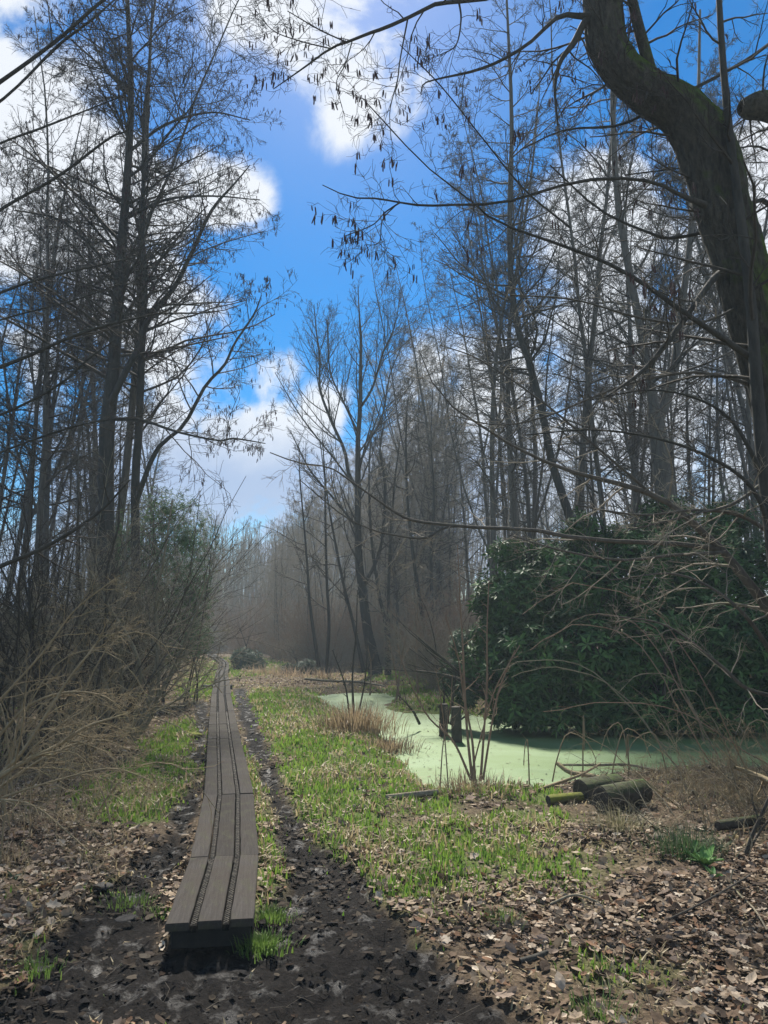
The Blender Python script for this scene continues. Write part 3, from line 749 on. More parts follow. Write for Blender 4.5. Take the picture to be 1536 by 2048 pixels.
# the slope of crowns falling towards the middle
def hf(px, Y):
    ytop = np.interp(px, [400, 470, 560, 640, 700, 760, 800, 840, 900], [1010, 1040, 1030, 960, 900, 880, 830, 740, 600])
    d = ray(768, ytop); return 1.6 + Y * d[2] / d[1]
wood(30, (775, 900), (29, 48), [0, 6, 7, 6], (1, 1), 'bare tree in the grey slope of crowns beside the middle gap', 'bare trees stepping down to the gap', hf, .9)
wood(30, (545, 790), (34, 56), [5, 6, 7], (1, 1), 'low bare tree in the hazy thicket beyond the pond', 'low bare trees beyond the pond', hf, .9)
wood(30, (380, 900), (56, 80), [5, 6, 7], (1, 1), 'far hazy tree closing the view down the boardwalk', 'far trees behind the end of the boardwalk', hf, 1.2)
# left-hand wood
wood(20, (-160, 225), (16, 30), [0, 1, 3, 4], (.8, 1.05), 'slim dark bare tree in the near wood left of the boardwalk', 'bare trees in the front of the left-hand wood', dmin=1.2)
wood(28, (-200, 330), (30, 55), [0, 1, 2, 4], (.7, .98), 'thin grey bare tree deep in the wood left of the boardwalk', 'bare trees deep in the left-hand wood', dmin=1.4)

# --- the tall catkin-hung alder left of the boardwalk
def stem_tree(name, label, base, stems, limbs, tw, seed, mat_t='bark', mat_c='twig', cat=None, sides=10, tkw=None, ck=None, cat_label='tree', group=None, limb_t0=.2):
    rng = np.random.default_rng(seed)
    e = thing(name, label, cat_label, tuple(base), group)
    inv = -np.array(base, float)
    allP, allR = [], []
    for i, s_ in enumerate(stems):
        P, R = px_path(s_, 20); allP.append(P); allR.append(R)
        if sides >= 16:
            P, R = px_path(s_, 220); V, Q_ = tube_arrays(P, R, sides * 3); nl = sides * 3
            c = np.repeat(P[0], nl, 0); k_ = np.repeat(np.arange(220), nl); a_ = np.tile(np.arange(nl), 220) * 2 * PI / nl
            lmp = fbm(np.cos(a_) * 1.5 + 9, k_ * .05 + np.sin(a_) * 1.5, 4, seed) - .5
            rdg = np.minimum(np.abs(fbm(np.cos(a_) * 6 + 30, k_ * .045 + np.sin(a_) * 6, 3, seed + 3) - .5), .12) * 2
            V = c + (V - c) * (1 + .36 * lmp + .5 * rdg - .06)[:, None]
        else:
            V, Q_ = tube_arrays(P, R, sides)
        obj('trunk', mesh_np('trunk', V + inv, Q_, mat=mat_t), e)
    LP, LR = [], []
    for s_ in limbs:
        P, R = px_path(s_, 20); LP.append(P); LR.append(R)
        V, Q_ = tube_arrays(P, R, 6 if sides < 16 else 8)
        obj('limb', mesh_np('limb', V + inv, Q_, mat=(mat_t if mat_t != 'mossy' or s_[0][3] > 30 else 'bark')), e)
    sets = []
    if allP and tw: sets += twig_sets(np.concatenate(allP), np.concatenate(allR), rng, *tw, **(tkw or {}))
    if LP and ck:
        sets += twig_sets(np.concatenate(LP), np.concatenate(LR), rng, *ck, **dict(tkw or {}, t0=limb_t0))
    V, Q_ = join_arrays([tube_arrays(p, r, s2) for p, r, s2 in sets])
    obj('crown', mesh_np('crown', V + inv, Q_, mat=mat_c), e)
    if cat:
        ends = np.concatenate([s_[0][:, -1] for s_ in (sets[1:3] + sets[4:])])
        if len(cat) > 5: ends = ends[ends[:, 2] > cat[5]]
        me = catkins('catkins', ends, cat[0], rng, *cat[1:5][:3]); me.transform(mathutils.Matrix.Translation(tuple(inv)))
        o = obj('catkins', me, e); o['kind'] = 'stuff'
    return e
Y0 = 15.5
b = at(224, 1412, 0); b[2] = 0
al = stem_tree('alder_tree', 'tallest dark alder left of the boardwalk, hung with catkins, one limb forking right', b,
    [[(226, 1425, Y0, 46), (218, 1340, Y0, 34), (214, 1150, Y0, 32), (212, 900, Y0, 31), (219, 812, Y0, 29), (230, 700, Y0, 25), (237, 566, Y0, 21), (247, 449, Y0, 19), (255, 351, Y0, 17), (262, 219, Y0, 14), (260, 110, Y0, 12), (255, 0, Y0, 9), (256, -150, Y0, 6), (258, -280, Y0, 3)],
     [(268, 1400, Y0 + .5, 26), (272, 1200, Y0 + .5, 19), (270, 969, Y0 + .5, 17), (276, 890, Y0 + .4, 16), (280, 800, Y0 + .3, 15), (284, 695, Y0 + .3, 14), (286, 629, Y0 + .2, 13), (291, 547, Y0 + .2, 11), (285, 488, Y0 + .2, 10), (287, 351, Y0 + .1, 8), (288, 234, Y0, 7), (300, 110, Y0, 5), (305, -20, Y0, 3)]],
    [[(222, 805, Y0 - .1, 15), (236, 775, Y0 - .2, 14), (256, 735, Y0 - .2, 13), (280, 690, Y0 - .1, 13), (292, 645, Y0 - .2, 12), (324, 605, Y0 - .3, 11), (352, 570, Y0 - .4, 10), (371, 531, Y0 - .5, 9), (391, 490, Y0 - .5, 8), (414, 437, Y0 - .5, 7), (437, 402, Y0 - .5, 6), (473, 363, Y0 - .5, 4), (500, 330, Y0 - .6, 2)],
     [(270, 1010, Y0 + .4, 12), (312, 902, Y0 - .1, 9), (367, 851, Y0 - .3, 8), (410, 773, Y0 - .5, 7), (449, 730, Y0 - .6, 6), (469, 687, Y0 - .6, 5), (508, 629, Y0 - .6, 4), (523, 590, Y0 - .6, 2)],
     [(218, 838, Y0, 9), (281, 840, Y0 - .4, 7), (328, 855, Y0 - .6, 6), (367, 867, Y0 - .8, 5), (437, 881, Y0 - 1, 4), (469, 877, Y0 - 1, 4), (531, 887, Y0 - 1, 2)],
     [(262, 300, Y0, 8), (330, 250, Y0 - .5, 6), (420, 225, Y0 - .8, 4), (500, 240, Y0 - 1, 2)],
     [(246, 440, Y0, 8), (330, 400, Y0 - .4, 6), (420, 392, Y0 - .8, 4), (520, 400, Y0 - 1, 2)],
     [(262, 180, Y0, 7), (200, 130, Y0 - .4, 5), (120, 60, Y0 - .8, 3)],
     [(237, 560, Y0, 9), (190, 500, Y0 - .4, 7), (120, 440, Y0 - .8, 5), (30, 420, Y0 - 1, 3)]],
    (72, 3.3, 10, .42, 8, .42), 301, cat=(4600, .088, .0068), tkw=dict(rmin=.0046, t0=.34, up=.03, shape=.4), ck=(14, 2.0, 8, .5, 6, .45), limb_t0=.3)

# --- a tree whose trunk stands outside the frame and whose long limbs reach in from the left
stem_tree('leaning_alder_tree', 'tree outside the left edge reaching long dark branches across the top left corner', (-4.6, 6.5, 0),
    [[(-420, 1560, 6.5, 60), (-330, 1100, 6.5, 50), (-260, 700, 6.5, 42), (-200, 300, 6.5, 34), (-150, -100, 6.5, 24), (-100, -400, 6.5, 10)]],
    [[(-200, 300, 6.5, 16), (0, 164, 6.5, 9), (117, 78, 6.5, 8), (207, 0, 6.5, 7), (300, -60, 6.5, 4)],
     [(-190, 330, 6.6, 14), (0, 203, 6.7, 6), (113, 94, 6.8, 6), (184, 39, 6.8, 5), (240, -10, 7, 3)],
     [(-200, 380, 6.5, 12), (0, 287, 7, 5), (78, 258, 7, 5), (187, 215, 7.2, 3), (250, 190, 7.2, 2)],
     [(-210, 560, 6.5, 14), (0, 420, 7, 7), (117, 352, 7, 6), (215, 279, 7, 5), (254, 262, 7, 3)],
     [(-230, 680, 6.5, 12), (0, 586, 7, 6), (78, 559, 7, 5), (195, 531, 7.2, 4), (270, 515, 7.2, 2)],
     [(-240, 800, 6.5, 14), (0, 734, 6.8, 8), (137, 676, 6.8, 7), (215, 650, 6.8, 6), (289, 633, 6.8, 4), (340, 620, 6.8, 2)],
     [(-250, 920, 6.5, 12), (0, 830, 7, 6), (117, 770, 7, 5), (176, 719, 7, 4), (230, 680, 7, 2)],
     [(-300, 1260, 6.5, 14), (0, 1133, 6.2, 9), (98, 1090, 6.2, 8), (195, 1027, 6.2, 6), (260, 960, 6.2, 3)],
     [(-230, 720, 6.5, 9), (0, 640, 7.4, 4), (150, 600, 7.4, 3), (260, 560, 7.4, 2)],
     [(-220, 1000, 6.5, 9), (0, 905, 7.4, 5), (160, 850, 7.4, 4), (300, 830, 7.4, 2)]],
    None, 302, tkw=dict(rmin=.0022, up=.03, wander=.10), ck=(9, .85, 5, .45, 3, .5), limb_t0=.35)

# --- the big mossy tree bending in at the top right
Y1 = 6.2
stem_tree('mossy_tree', 'thick moss covered trunk bending in an S at the top right', (5.2, Y1, 0),
    [[(1690, 1660, Y1, 170), (1660, 1500, Y1, 130), (1625, 1250, Y1, 118), (1592, 1000, Y1, 108), (1558, 800, Y1, 104), (1508, 640, Y1, 104), (1476, 520, Y1, 102), (1450, 430, Y1, 102), (1432, 345, Y1, 112), (1405, 270, Y1, 112), (1362, 222, Y1, 102), (1300, 185, Y1, 90), (1248, 142, Y1, 82), (1214, 85, Y1, 78), (1206, 10, Y1, 78), (1200, -80, Y1, 74), (1170, -220, Y1, 55), (1120, -420, Y1, 30)]],
    [[(1308, 175, Y1 - .05, 32), (1292, 110, Y1 - .1, 27), (1276, 50, Y1 - .1, 25), (1262, -10, Y1 - .1, 22), (1230, -150, Y1 - .2, 12)],
     [(1445, 545, Y1 - .1, 20), (1424, 561, Y1 - .25, 15), (1385, 615, Y1 - .4, 13), (1333, 687, Y1 - .5, 13), (1285, 742, Y1 - .5, 9), (1215, 792, Y1 - .6, 4)],
     [(1190, 30, Y1, 20), (1166, 33, Y1 - .1, 14), (1118, 33, Y1 - .1, 10), (1060, 85, Y1 - .2, 8), (1000, 122, Y1 - .2, 7), (944, 143, Y1 - .2, 6), (880, 157, Y1 - .2, 4), (847, 168, Y1 - .2, 3), (842, 190, Y1 - .2, 2)],
     [(1185, 20, Y1, 18), (1166, 50, Y1 - .1, 16), (1148, 85, Y1 - .1, 15), (1120, 125, Y1 - .1, 10), (1110, 180, Y1 - .1, 6), (1116, 250, Y1 - .2, 4)],
     [(1200, -110, Y1, 26), (1090, -60, Y1 - .3, 13), (1000, -10, Y1 - .5, 10), (919, 3, Y1 - .6, 9), (872, 8, Y1 - .7, 9), (830, 29, Y1 - .7, 8), (772, 55, Y1 - .8, 8), (740, 66, Y1 - .8, 7), (700, 82, Y1 - .8, 6), (661, 97, Y1 - .8, 5), (607, 136, Y1 - .9, 4), (547, 178, Y1 - 1, 2)],
     [(1410, 410, Y1 - .2, 16), (1365, 392, Y1 - .4, 9), (1322, 370, Y1 - .5, 8), (1258, 357, Y1 - .5, 7), (1161, 362, Y1 - .5, 7), (1070, 387, Y1 - .5, 6), (1000, 406, Y1 - .5, 6), (900, 410, Y1 - .5, 5), (844, 411, Y1 - .5, 5), (794, 404, Y1 - .5, 4), (754, 397, Y1 - .5, 4), (700, 394, Y1 - .5, 3), (645, 370, Y1 - .5, 2)],
     [(1520, 730, Y1 - .2, 16), (1446, 677, Y1 - .4, 12), (1365, 623, Y1 - .5, 11), (1306, 580, Y1 - .5, 10), (1236, 537, Y1 - .5, 8), (1150, 500, Y1 - .5, 7), (1000, 446, Y1 - .5, 5), (940, 400, Y1 - .5, 4), (850, 330, Y1 - .5, 3), (765, 240, Y1 - .5, 3), (733, 205, Y1 - .5, 2)],
     [(1140, 455, Y1 - .5, 5), (1050, 380, Y1 - .5, 4), (960, 270, Y1 - .5, 3), (880, 170, Y1 - .5, 3), (800, 90, Y1 - .5, 2)],
     [(690, 83, Y1 - .8, 3), (640, 60, Y1 - .8, 3), (575, 22, Y1 - .8, 2)],
     [(660, 97, Y1 - .8, 3), (600, 82, Y1 - .8, 2.5), (545, 60, Y1 - .8, 2), (505, 12, Y1 - .8, 1.5)],
     [(704, 84, Y1 - .8, 3), (690, 130, Y1 - .8, 2.5), (673, 165, Y1 - .8, 2), (684, 215, Y1 - .8, 1.5)],
     [(815, 40, Y1 - .7, 4), (800, 120, Y1 - .7, 3), (795, 160, Y1 - .7, 3), (780, 220, Y1 - .7, 2), (782, 280, Y1 - .7, 1.5)],
     [(918, 4, Y1 - .6, 5), (922, 40, Y1 - .6, 4), (912, 90, Y1 - .6, 3), (880, 110, Y1 - .6, 2)],
     [(800, 405, Y1 - .5, 4), (770, 425, Y1 - .5, 3), (745, 450, Y1 - .5, 2.5), (690, 472, Y1 - .5, 2)],
     [(790, 412, Y1 - .5, 3), (765, 440, Y1 - .5, 2.5), (758, 485, Y1 - .5, 2), (728, 490, Y1 - .5, 1.5)]],
    (16, 1.6, 8, .5, 5, .5), 303, mat_t='mossy', sides=24, cat=(300, .075, .006, 3), tkw=dict(rmin=.0022, up=-.01, wander=.16, t0=.4), ck=(9, .75, 5, .45, 2, .5), limb_t0=.3)
# the limb poking in from the right edge
stem_tree('mossy_limb_tree', 'dark mossy limb poking in from the right edge beside the bent trunk', (4.9, 7.4, 0),
    [[(1800, 1600, 7.4, 120), (1760, 1000, 7.4, 110), (1700, 500, 7.4, 95), (1660, 250, 7.4, 80), (1640, 0, 7.4, 60), (1630, -200, 7.4, 30)]],
    [[(1680, 330, 7.4, 70), (1590, 240, 7.3, 62), (1535, 212, 7.2, 62), (1500, 214, 7.2, 54), (1480, 216, 7.2, 30)],
     [(1700, 560, 7.4, 20), (1536, 404, 6.6, 11), (1456, 446, 6.4, 9), (1419, 462, 6.4, 8), (1344, 476, 6.4, 7), (1300, 466, 6.4, 6), (1200, 420, 6.4, 5), (1100, 330, 6.4, 3)],
     [(1640, 0, 7.4, 16), (1536, 90, 6.6, 8), (1440, 150, 6.4, 8), (1330, 205, 6.4, 7), (1240, 250, 6.4, 6), (1130, 260, 6.4, 4), (1040, 300, 6.4, 3)],
     [(1700, 480, 7.4, 14), (1536, 300, 6.9, 5), (1400, 330, 6.6, 4), (1250, 350, 6.6, 3)]],
    None, 304, mat_t='mossy', sides=18, tkw=dict(rmin=.0022, up=0, wander=.14), ck=(10, .9, 5, .5, 3, .5))
# slim pale stem in front of the mossy trunk
stem_tree('hazel_tree', 'slim grey-green stem rising in front of the thick mossy trunk', (5.5, 5.9, 0),
    [[(1640, 1700, 5.9, 44), (1575, 1300, 5.9, 34), (1530, 950, 5.9, 28), (1512, 760, 5.9, 25), (1503, 620, 5.9, 22), (1487, 480, 5.9, 20), (1462, 290, 5.9, 17), (1448, 150, 5.9, 15), (1438, 0, 5.9, 13), (1430, -200, 5.9, 6)]],
    [[(1530, 960, 5.9, 12), (1470, 850, 5.8, 7), (1400, 800, 5.8, 5), (1300, 780, 5.8, 4), (1180, 800, 5.8, 3)],
     [(1545, 1060, 5.9, 12), (1490, 960, 5.7, 8), (1360, 890, 5.7, 6), (1200, 860, 5.7, 4), (1050, 870, 5.7, 3)]],
    (14, 1.5, 6, .5, 4, .5), 305, mat_t='bark', mat_c='twig', tkw=dict(rmin=.0022, t0=.3, up=.02, wander=.14), ck=(10, .8, 5, .5, 3, .5))
# long low arching branches over the pond
stem_tree('arching_hazel_tree', 'low spreading hazel whose long arching branches cross above the rhododendron', (5.0, 6.8, 0),
    [[(1720, 1640, 6.8, 36), (1600, 1330, 6.6, 28), (1536, 1218, 6.5, 22), (1485, 1151, 6.4, 18), (1447, 1103, 6.4, 16), (1394, 1055, 6.3, 14), (1346, 1012, 6.3, 12), (1279, 979, 6.3, 11), (1207, 960, 6.3, 9), (1140, 942, 6.3, 8), (1050, 905, 6.3, 6), (960, 850, 6.3, 5), (880, 790, 6.3, 3), (838, 700, 6.3, 2)],
     [(1447, 1103, 6.4, 12), (1375, 1089, 6.3, 10), (1174, 1079, 6.2, 9), (1068, 1060, 6.2, 8), (958, 1055, 6.2, 7), (858, 1046, 6.2, 6), (819, 1038, 6.2, 6), (786, 1022, 6.2, 5), (695, 957, 6.2, 4), (656, 934, 6.2, 3), (598, 926, 6.2, 3), (540, 905, 6.2, 2)]],
    [[(958, 1055, 6.2, 6), (895, 1054, 6.2, 5), (851, 1076, 6.1, 5), (793, 1071, 6.1, 4), (741, 1058, 6.1, 3), (682, 1028, 6.1, 3), (600, 960, 6.1, 2)],
     [(1450, 1105, 6.3, 9), (1350, 1110, 6.1, 7), (1240, 1120, 6, 6), (1120, 1100, 6, 4), (1020, 1070, 6, 3)],
     [(1600, 1120, 6.4, 12), (1500, 1040, 6.1, 8), (1400, 1020, 6, 6), (1280, 1030, 6, 5), (1150, 1010, 6, 3)],
     [(1600, 900, 6.4, 10), (1480, 1000, 6, 7), (1380, 1030, 6, 5), (1260, 1060, 6, 3)],
     [(1536, 780, 6.4, 9), (1400, 745, 6, 6), (1250, 770, 6, 5), (1100, 830, 6, 4), (1000, 850, 6, 3), (900, 830, 6, 2)],
     [(1560, 560, 6.5, 9), (1420, 640, 6, 6), (1300, 640, 6, 5), (1150, 600, 6, 4), (1020, 590, 6, 3)],
     [(1300, 985, 6.3, 6), (1200, 900, 6.2, 5), (1080, 800, 6.2, 4), (960, 720, 6.2, 3), (880, 690, 6.2, 2)],
     [(1600, 1400, 6.6, 12), (1500, 1380, 6.2, 8), (1440, 1330, 6.1, 6), (1330, 1250, 6.1, 4), (1200, 1230, 6.1, 3)],
     [(1570, 1350, 6.5, 12), (1480, 1220, 6.0, 7), (1360, 1150, 6.0, 5), (1220, 1160, 6.0, 3)]],
    (10, .9, 5, .5, 3, .5), 306, mat_t='bark_far', mat_c='twig_far', tkw=dict(rmin=.0021, t0=.15, up=.03, wander=.15), ck=(10, .8, 5, .5, 3, .5))

# --- leaning tree in the right wood and the thick ones
Y2 = 19
stem_tree('leaning_tree', 'dark tree rising from behind the rhododendron, leaning left then straightening', (atY(1150, 1300, Y2)[0], Y2, 0),
    [[(1175, 1345, Y2, 24), (1165, 1150, Y2, 20), (1145, 1047, Y2, 18), (1107, 940, Y2, 16), (1086, 832, Y2, 15), (1059, 725, Y2, 14), (1032, 645, Y2, 14), (1021, 540, Y2, 13), (1020, 400, Y2, 11), (1024, 250, Y2, 9), (1018, 100, Y2, 7), (1012, -40, Y2, 4), (1010, -160, Y2, 2)]],
    [], (64, 3.2, 10, .42, 8, .42), 307, tkw=dict(rmin=.005, t0=.38, up=.07), mat_t='bark')
stem_tree('broad_tree', 'broad pale grey trunk narrowing abruptly among the slim trees on the right', (atY(1345, 1300, 17)[0], 17, 0),
    [[(1350, 1370, 17, 54), (1340, 1100, 17, 44), (1325, 940, 17, 38), (1311, 835, 17, 33), (1305, 800, 17, 20), (1290, 700, 17, 18), (1262, 560, 17, 16), (1235, 400, 17, 14), (1225, 200, 17, 11), (1228, 0, 17, 7), (1228, -100, 17, 4)]],
    [[(1313, 850, 17, 24), (1345, 760, 17, 20), (1360, 640, 17, 16), (1380, 480, 17, 13), (1395, 250, 17, 9), (1400, 20, 17, 5)]],
    (46, 3.0, 9, .42, 7, .42), 308, tkw=dict(rmin=.005, t0=.4, up=.07), mat_t='bark_far', ck=(26, 2.6, 9, .42, 7, .42))

# --- the multi-stemmed tree in the middle gap
Y3 = 27
stem_tree('middle_tree', 'open crowned bare tree standing against the sky in the middle gap', (atY(745, 1345, Y3)[0], Y3, 0),
    [[(752, 1352, Y3, 30), (745, 1310, Y3, 24), (734, 1255, Y3, 19), (727, 1196, Y3, 18), (718, 1123, Y3, 16), (716, 1050, Y3, 14), (716, 940, Y3, 12), (716, 875, Y3, 10), (721, 810, Y3, 9), (721, 740, Y3, 7), (722, 680, Y3, 6), (718, 620, Y3, 3), (716, 570, Y3, 1.5)],
     [(722, 985, Y3, 9), (698, 950, Y3, 8), (689, 901, Y3, 7), (663, 843, Y3, 6), (640, 778, Y3, 5), (640, 719, Y3, 4), (633, 664, Y3, 3), (628, 610, Y3, 1.5)],
     [(718, 820, Y3, 6), (745, 775, Y3 - .3, 5), (765, 710, Y3 - .4, 4), (790, 650, Y3 - .4, 2.5), (800, 590, Y3 - .4, 1.5)],
     [(718, 930, Y3, 6), (740, 880, Y3 + .3, 5), (765, 830, Y3 + .4, 4), (780, 750, Y3 + .4, 2.5), (805, 690, Y3 + .4, 1.5)],
     [(718, 870, Y3, 5), (690, 810, Y3 - .2, 4), (660, 740, Y3 - .3, 3), (655, 640, Y3 - .4, 1.5)]],
    [[(718, 1190, Y3, 9), (760, 1100, Y3 - .3, 7), (770, 980, Y3 - .4, 6), (760, 900, Y3 - .4, 4), (770, 840, Y3 - .4, 2)],
     [(700, 960, Y3, 5), (670, 920, Y3 - .3, 4), (600, 830, Y3 - .4, 3), (550, 745, Y3 - .4, 1.5)],
     [(718, 1060, Y3, 6), (670, 1000, Y3, 5), (620, 940, Y3, 4), (580, 860, Y3, 2)]],
    (26, 3.0, 7, .5, 4, .55), 309, tkw=dict(rmin=.0055, t0=.3, up=.16, wander=.07, a1=(.4, .8)), ck=(16, 2.0, 6, .5, 4, .5), sides=7)
MIDS = [([(638, 1335, 26, 9), (620, 1211, 26, 6), (614, 1123, 26, 5), (608, 1050, 26, 4), (600, 960, 26, 3), (598, 900, 26, 2)], 'slender sapling left of the pond head, leaning left'),
        ([(652, 1345, 27, 8), (658, 1255, 27, 7), (654, 1167, 27, 6), (651, 1050, 27, 5), (650, 960, 27, 4), (645, 880, 27, 2)], 'slender straight sapling between two leaning saplings beyond the pond'),
        ([(728, 1345, 25, 9), (705, 1240, 25, 7), (687, 1167, 25, 6), (664, 1050, 25, 5), (650, 960, 25, 3), (640, 880, 25, 2)], 'thin stem leaning left from the foot of the middle tree'),
        ([(775, 1350, 26, 14), (772, 1255, 26, 9), (757, 1182, 26, 7), (743, 1079, 26, 6), (738, 960, 26, 4), (742, 860, 26, 2)], 'thin stem leaning left in the clump right of the middle tree'),
        ([(778, 1348, 27, 10), (777, 1196, 27, 7), (781, 1079, 27, 6), (790, 960, 27, 4), (800, 880, 27, 2)], 'upright thin stem in the clump right of the middle tree'),
        ([(864, 1345, 24, 12), (846, 1240, 24, 9), (828, 1123, 24, 8), (815, 1000, 24, 6), (812, 900, 24, 4), (815, 800, 24, 2)], 'bare young tree leaning left beside the rhododendron'),
        ([(868, 1345, 26, 11), (866, 1255, 26, 8), (862, 1123, 26, 7), (868, 1000, 26, 5), (862, 880, 26, 3), (866, 780, 26, 2)], 'upright bare young tree just left of the rhododendron top')]
for i, (s_, lb) in enumerate(MIDS):
    p0 = atY(s_[0][0], s_[0][1], s_[0][2]); stem_tree('sapling', lb, (p0[0], p0[1], 0), [s_], [], (16, 1.9, 6, .45, 5, .5), 320 + i, tkw=dict(rmin=.005, t0=.25, up=.08), sides=6)

# --- the far edge of the wood, one mass
rng = np.random.default_rng(640)
n = 1300; Yf = rng.uniform(62, 118, n); pxf = np.where(rng.random(n) < .3, rng.uniform(340, 600, n), rng.uniform(120, 1180, n)); xf = X_at(pxf, Yf)
hgt = np.array([hf(a, b_) for a, b_ in zip(pxf, Yf)]) * rng.uniform(.55, 1.02, n); hgt = np.minimum(hgt, 19)
P = grow(np.stack([xf, Yf, np.full(n, -.2)], 1), np.stack([rng.normal(0, .04, n), rng.normal(0, .04, n), np.ones(n)], 1), hgt, 6, .05, (0, 0, .02), rng)
Rr = taper(rng.uniform(.05, .12, n), 6, .2)
p_, d_, r_, t_, pa = spawn(P, Rr, 12, .05, .98, .5, 1.2, rng); L_ = hgt[pa] * .16 * (1.1 - t_ * .6) * rng.uniform(.5, 1.3, len(t_))
P2 = grow(p_, d_, L_, 3, .15, (0, 0, .07), rng); R2 = taper(np.full(len(t_), .024), 3, .55)
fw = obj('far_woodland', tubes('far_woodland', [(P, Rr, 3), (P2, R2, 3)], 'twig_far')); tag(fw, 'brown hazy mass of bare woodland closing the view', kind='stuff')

# ------------------------------------------------------------------ bare shrubs
def shrub_mesh(name, seed, n, hgt, spread, mat, arch=.0, r0=.010, rmin=.0022, n2=6, n3=4, l2=.45, wander=.08, l3=.5):
    r = np.random.default_rng(seed)
    a = r.random(n) * 6.28; rr = r.random(n) ** .5 * .25 * spread
    p0 = np.stack([np.cos(a) * rr, np.sin(a) * rr, np.full(n, -.05)], 1)
    sp = r.uniform(.1, 1, n) * spread * .42
    d0 = np.stack([np.cos(a) * sp, np.sin(a) * sp, np.ones(n)], 1)
    P = grow(p0, d0, hgt * r.uniform(.5, 1.1, n), 9, wander, (0, 0, .02), r)
    P[:, :, 2] -= (np.linspace(0, 1, 9) ** 2)[None] * arch * hgt * r.uniform(.2, 1.2, (n, 1))
    R = taper(r0 * r.uniform(.6, 1.3, n), 9, .25); sets = [(P, R, 5)]
    p, d, rad, t, pa = spawn(P, R, n2, .15, .98, .35, .95, r)
    L2 = l2 * hgt * (1.1 - t) * r.uniform(.4, 1.2, len(t)); P2 = grow(p, d, L2, 6, wander * 1.6, (0, 0, .05 - arch * .25), r)
    R2 = taper(np.maximum(rad * .6, rmin), 6, .5); sets.append((P2, R2, 3))
    if n3:
        p, d, rad, t, pa = spawn(P2, R2, n3, .2, 1, .4, 1.1, r)
        L3 = l3 * L2[pa] * r.uniform(.4, 1.2, len(t)); P3 = grow(p, d, L3, 4, wander * 2, (0, 0, .04 - arch * .2), r)
        sets.append((P3, taper(np.maximum(rad * .7, rmin * .8), 4, .7), 3))
    return tubes(name, sets, mat)
SH_HAZEL = [shrub_mesh('hazel_shrub', 401, 16, 4.8, 1.5, 'twig', .12, .018, .0035, 8, 6), shrub_mesh('hazel_shrub', 402, 14, 4.2, 1.7, 'twig_pale', .22, .015, .003, 8, 6)]
SH_BRUSH = [shrub_mesh('brush', 411, 55, 2.6, 1.8, 'twig_brown', .1, .008, .0045, 7, 5, .35), shrub_mesh('brush', 412, 60, 2.2, 2.4, 'twig_far', .15, .008, .0045, 7, 5, .35)]
SH_BRAMBLE = [shrub_mesh('bramble', 421, 22, 1.7, 3.0, 'cane', .75, .005, .0016, 4, 3, .55, .12), shrub_mesh('bramble', 422, 26, 1.4, 3.2, 'twig_pale', .7, .005, .0016, 4, 3, .55, .14)]
def put(me, name, cat, label, group, x, y, s_, rz, sz=1.0, rx=0, ry=0):
    z = float(H(np.array([x]), np.array([y]), False)[0])
    return tag(obj(name, me, None, (x, y, z), (rx, ry, rz), (s_, s_, s_ * sz)), label, cat, group)
rng = np.random.default_rng(55)
def shrubs(n, pxr, yr, meshes, srange, name, cat, label, group, hlim=None, clear=.8):
    c = 0
    for _ in range(n * 30):
        if c >= n: break
        Y = yr[0] * (yr[1] / yr[0]) ** rng.random(); px = rng.uniform(*pxr); x = X_at(px, Y)
        if abs(x - np.interp(Y, CL[:, 1], CL[:, 0])) < clear + .35 * (meshes is SH_BRUSH): continue
        if sdf_poly(np.array([x]), np.array([Y]), POND)[0] < .3: continue
        s_ = rng.uniform(*srange)
        put(meshes[int(rng.integers(len(meshes)))], name, cat, label, group, x, Y, s_, rng.uniform(0, 6.28), rng.uniform(.8, 1.15)); c += 1
shrubs(17, (-150, 250), (9, 20), SH_HAZEL, (.75, 1.15), 'hazel_shrub', 'shrub', 'many stemmed leafless hazel in the thicket left of the boardwalk', 'hazel shrubs left of the boardwalk', clear=1.8)
shrubs(10, (-150, 300), (20, 32), SH_HAZEL, (.8, 1.2), 'hazel_shrub', 'shrub', 'leafless shrub further back in the thicket left of the boardwalk', 'leafless shrubs further back on the left', clear=1.8)
shrubs(34, (-200, 400), (17, 40), SH_BRUSH, (.8, 1.3), 'brushwood_shrub', 'shrub', 'low brushwood among the tree feet on the left', 'brushwood under the left-hand wood', clear=1.5)
shrubs(44, (400, 900), (34, 62), SH_BRUSH, (.9, 1.7), 'brushwood_shrub', 'shrub', 'reddish brown brushwood in the misty middle beyond the pond', 'brushwood beyond the pond', clear=1.6)
shrubs(12, (340, 560), (53, 62), SH_BRUSH, (1.5, 2.3), 'brushwood_shrub', 'shrub', 'brown scrub closing the view behind the end of the boardwalk', 'scrub behind the far end of the boardwalk')
shrubs(34, (880, 1700), (19, 42), SH_BRUSH, (1.0, 1.6), 'brushwood_shrub', 'shrub', 'brushwood under the wood behind the rhododendron', 'brushwood under the right-hand wood')
shrubs(9, (-120, 200), (5.8, 11), SH_BRAMBLE, (.7, 1.15), 'bramble_shrub', 'shrub', 'arching straw coloured canes among the leaves at the lower left', 'arching canes at the lower left', clear=1.4)
shrubs(9, (1400, 1640), (6.2, 8.2), SH_BRAMBLE, (.6, 1.0), 'bramble_shrub', 'shrub', 'tangle of thin pale canes on the right-hand pond bank', 'thin canes on the right-hand bank')
shrubs(6, (1370, 1600), (7.3, 8.4), SH_BRAMBLE, (.35, .6), 'bramble_shrub', 'shrub', 'small wiry tangle of stalks along the water behind the logs', 'wiry stalks behind the logs')

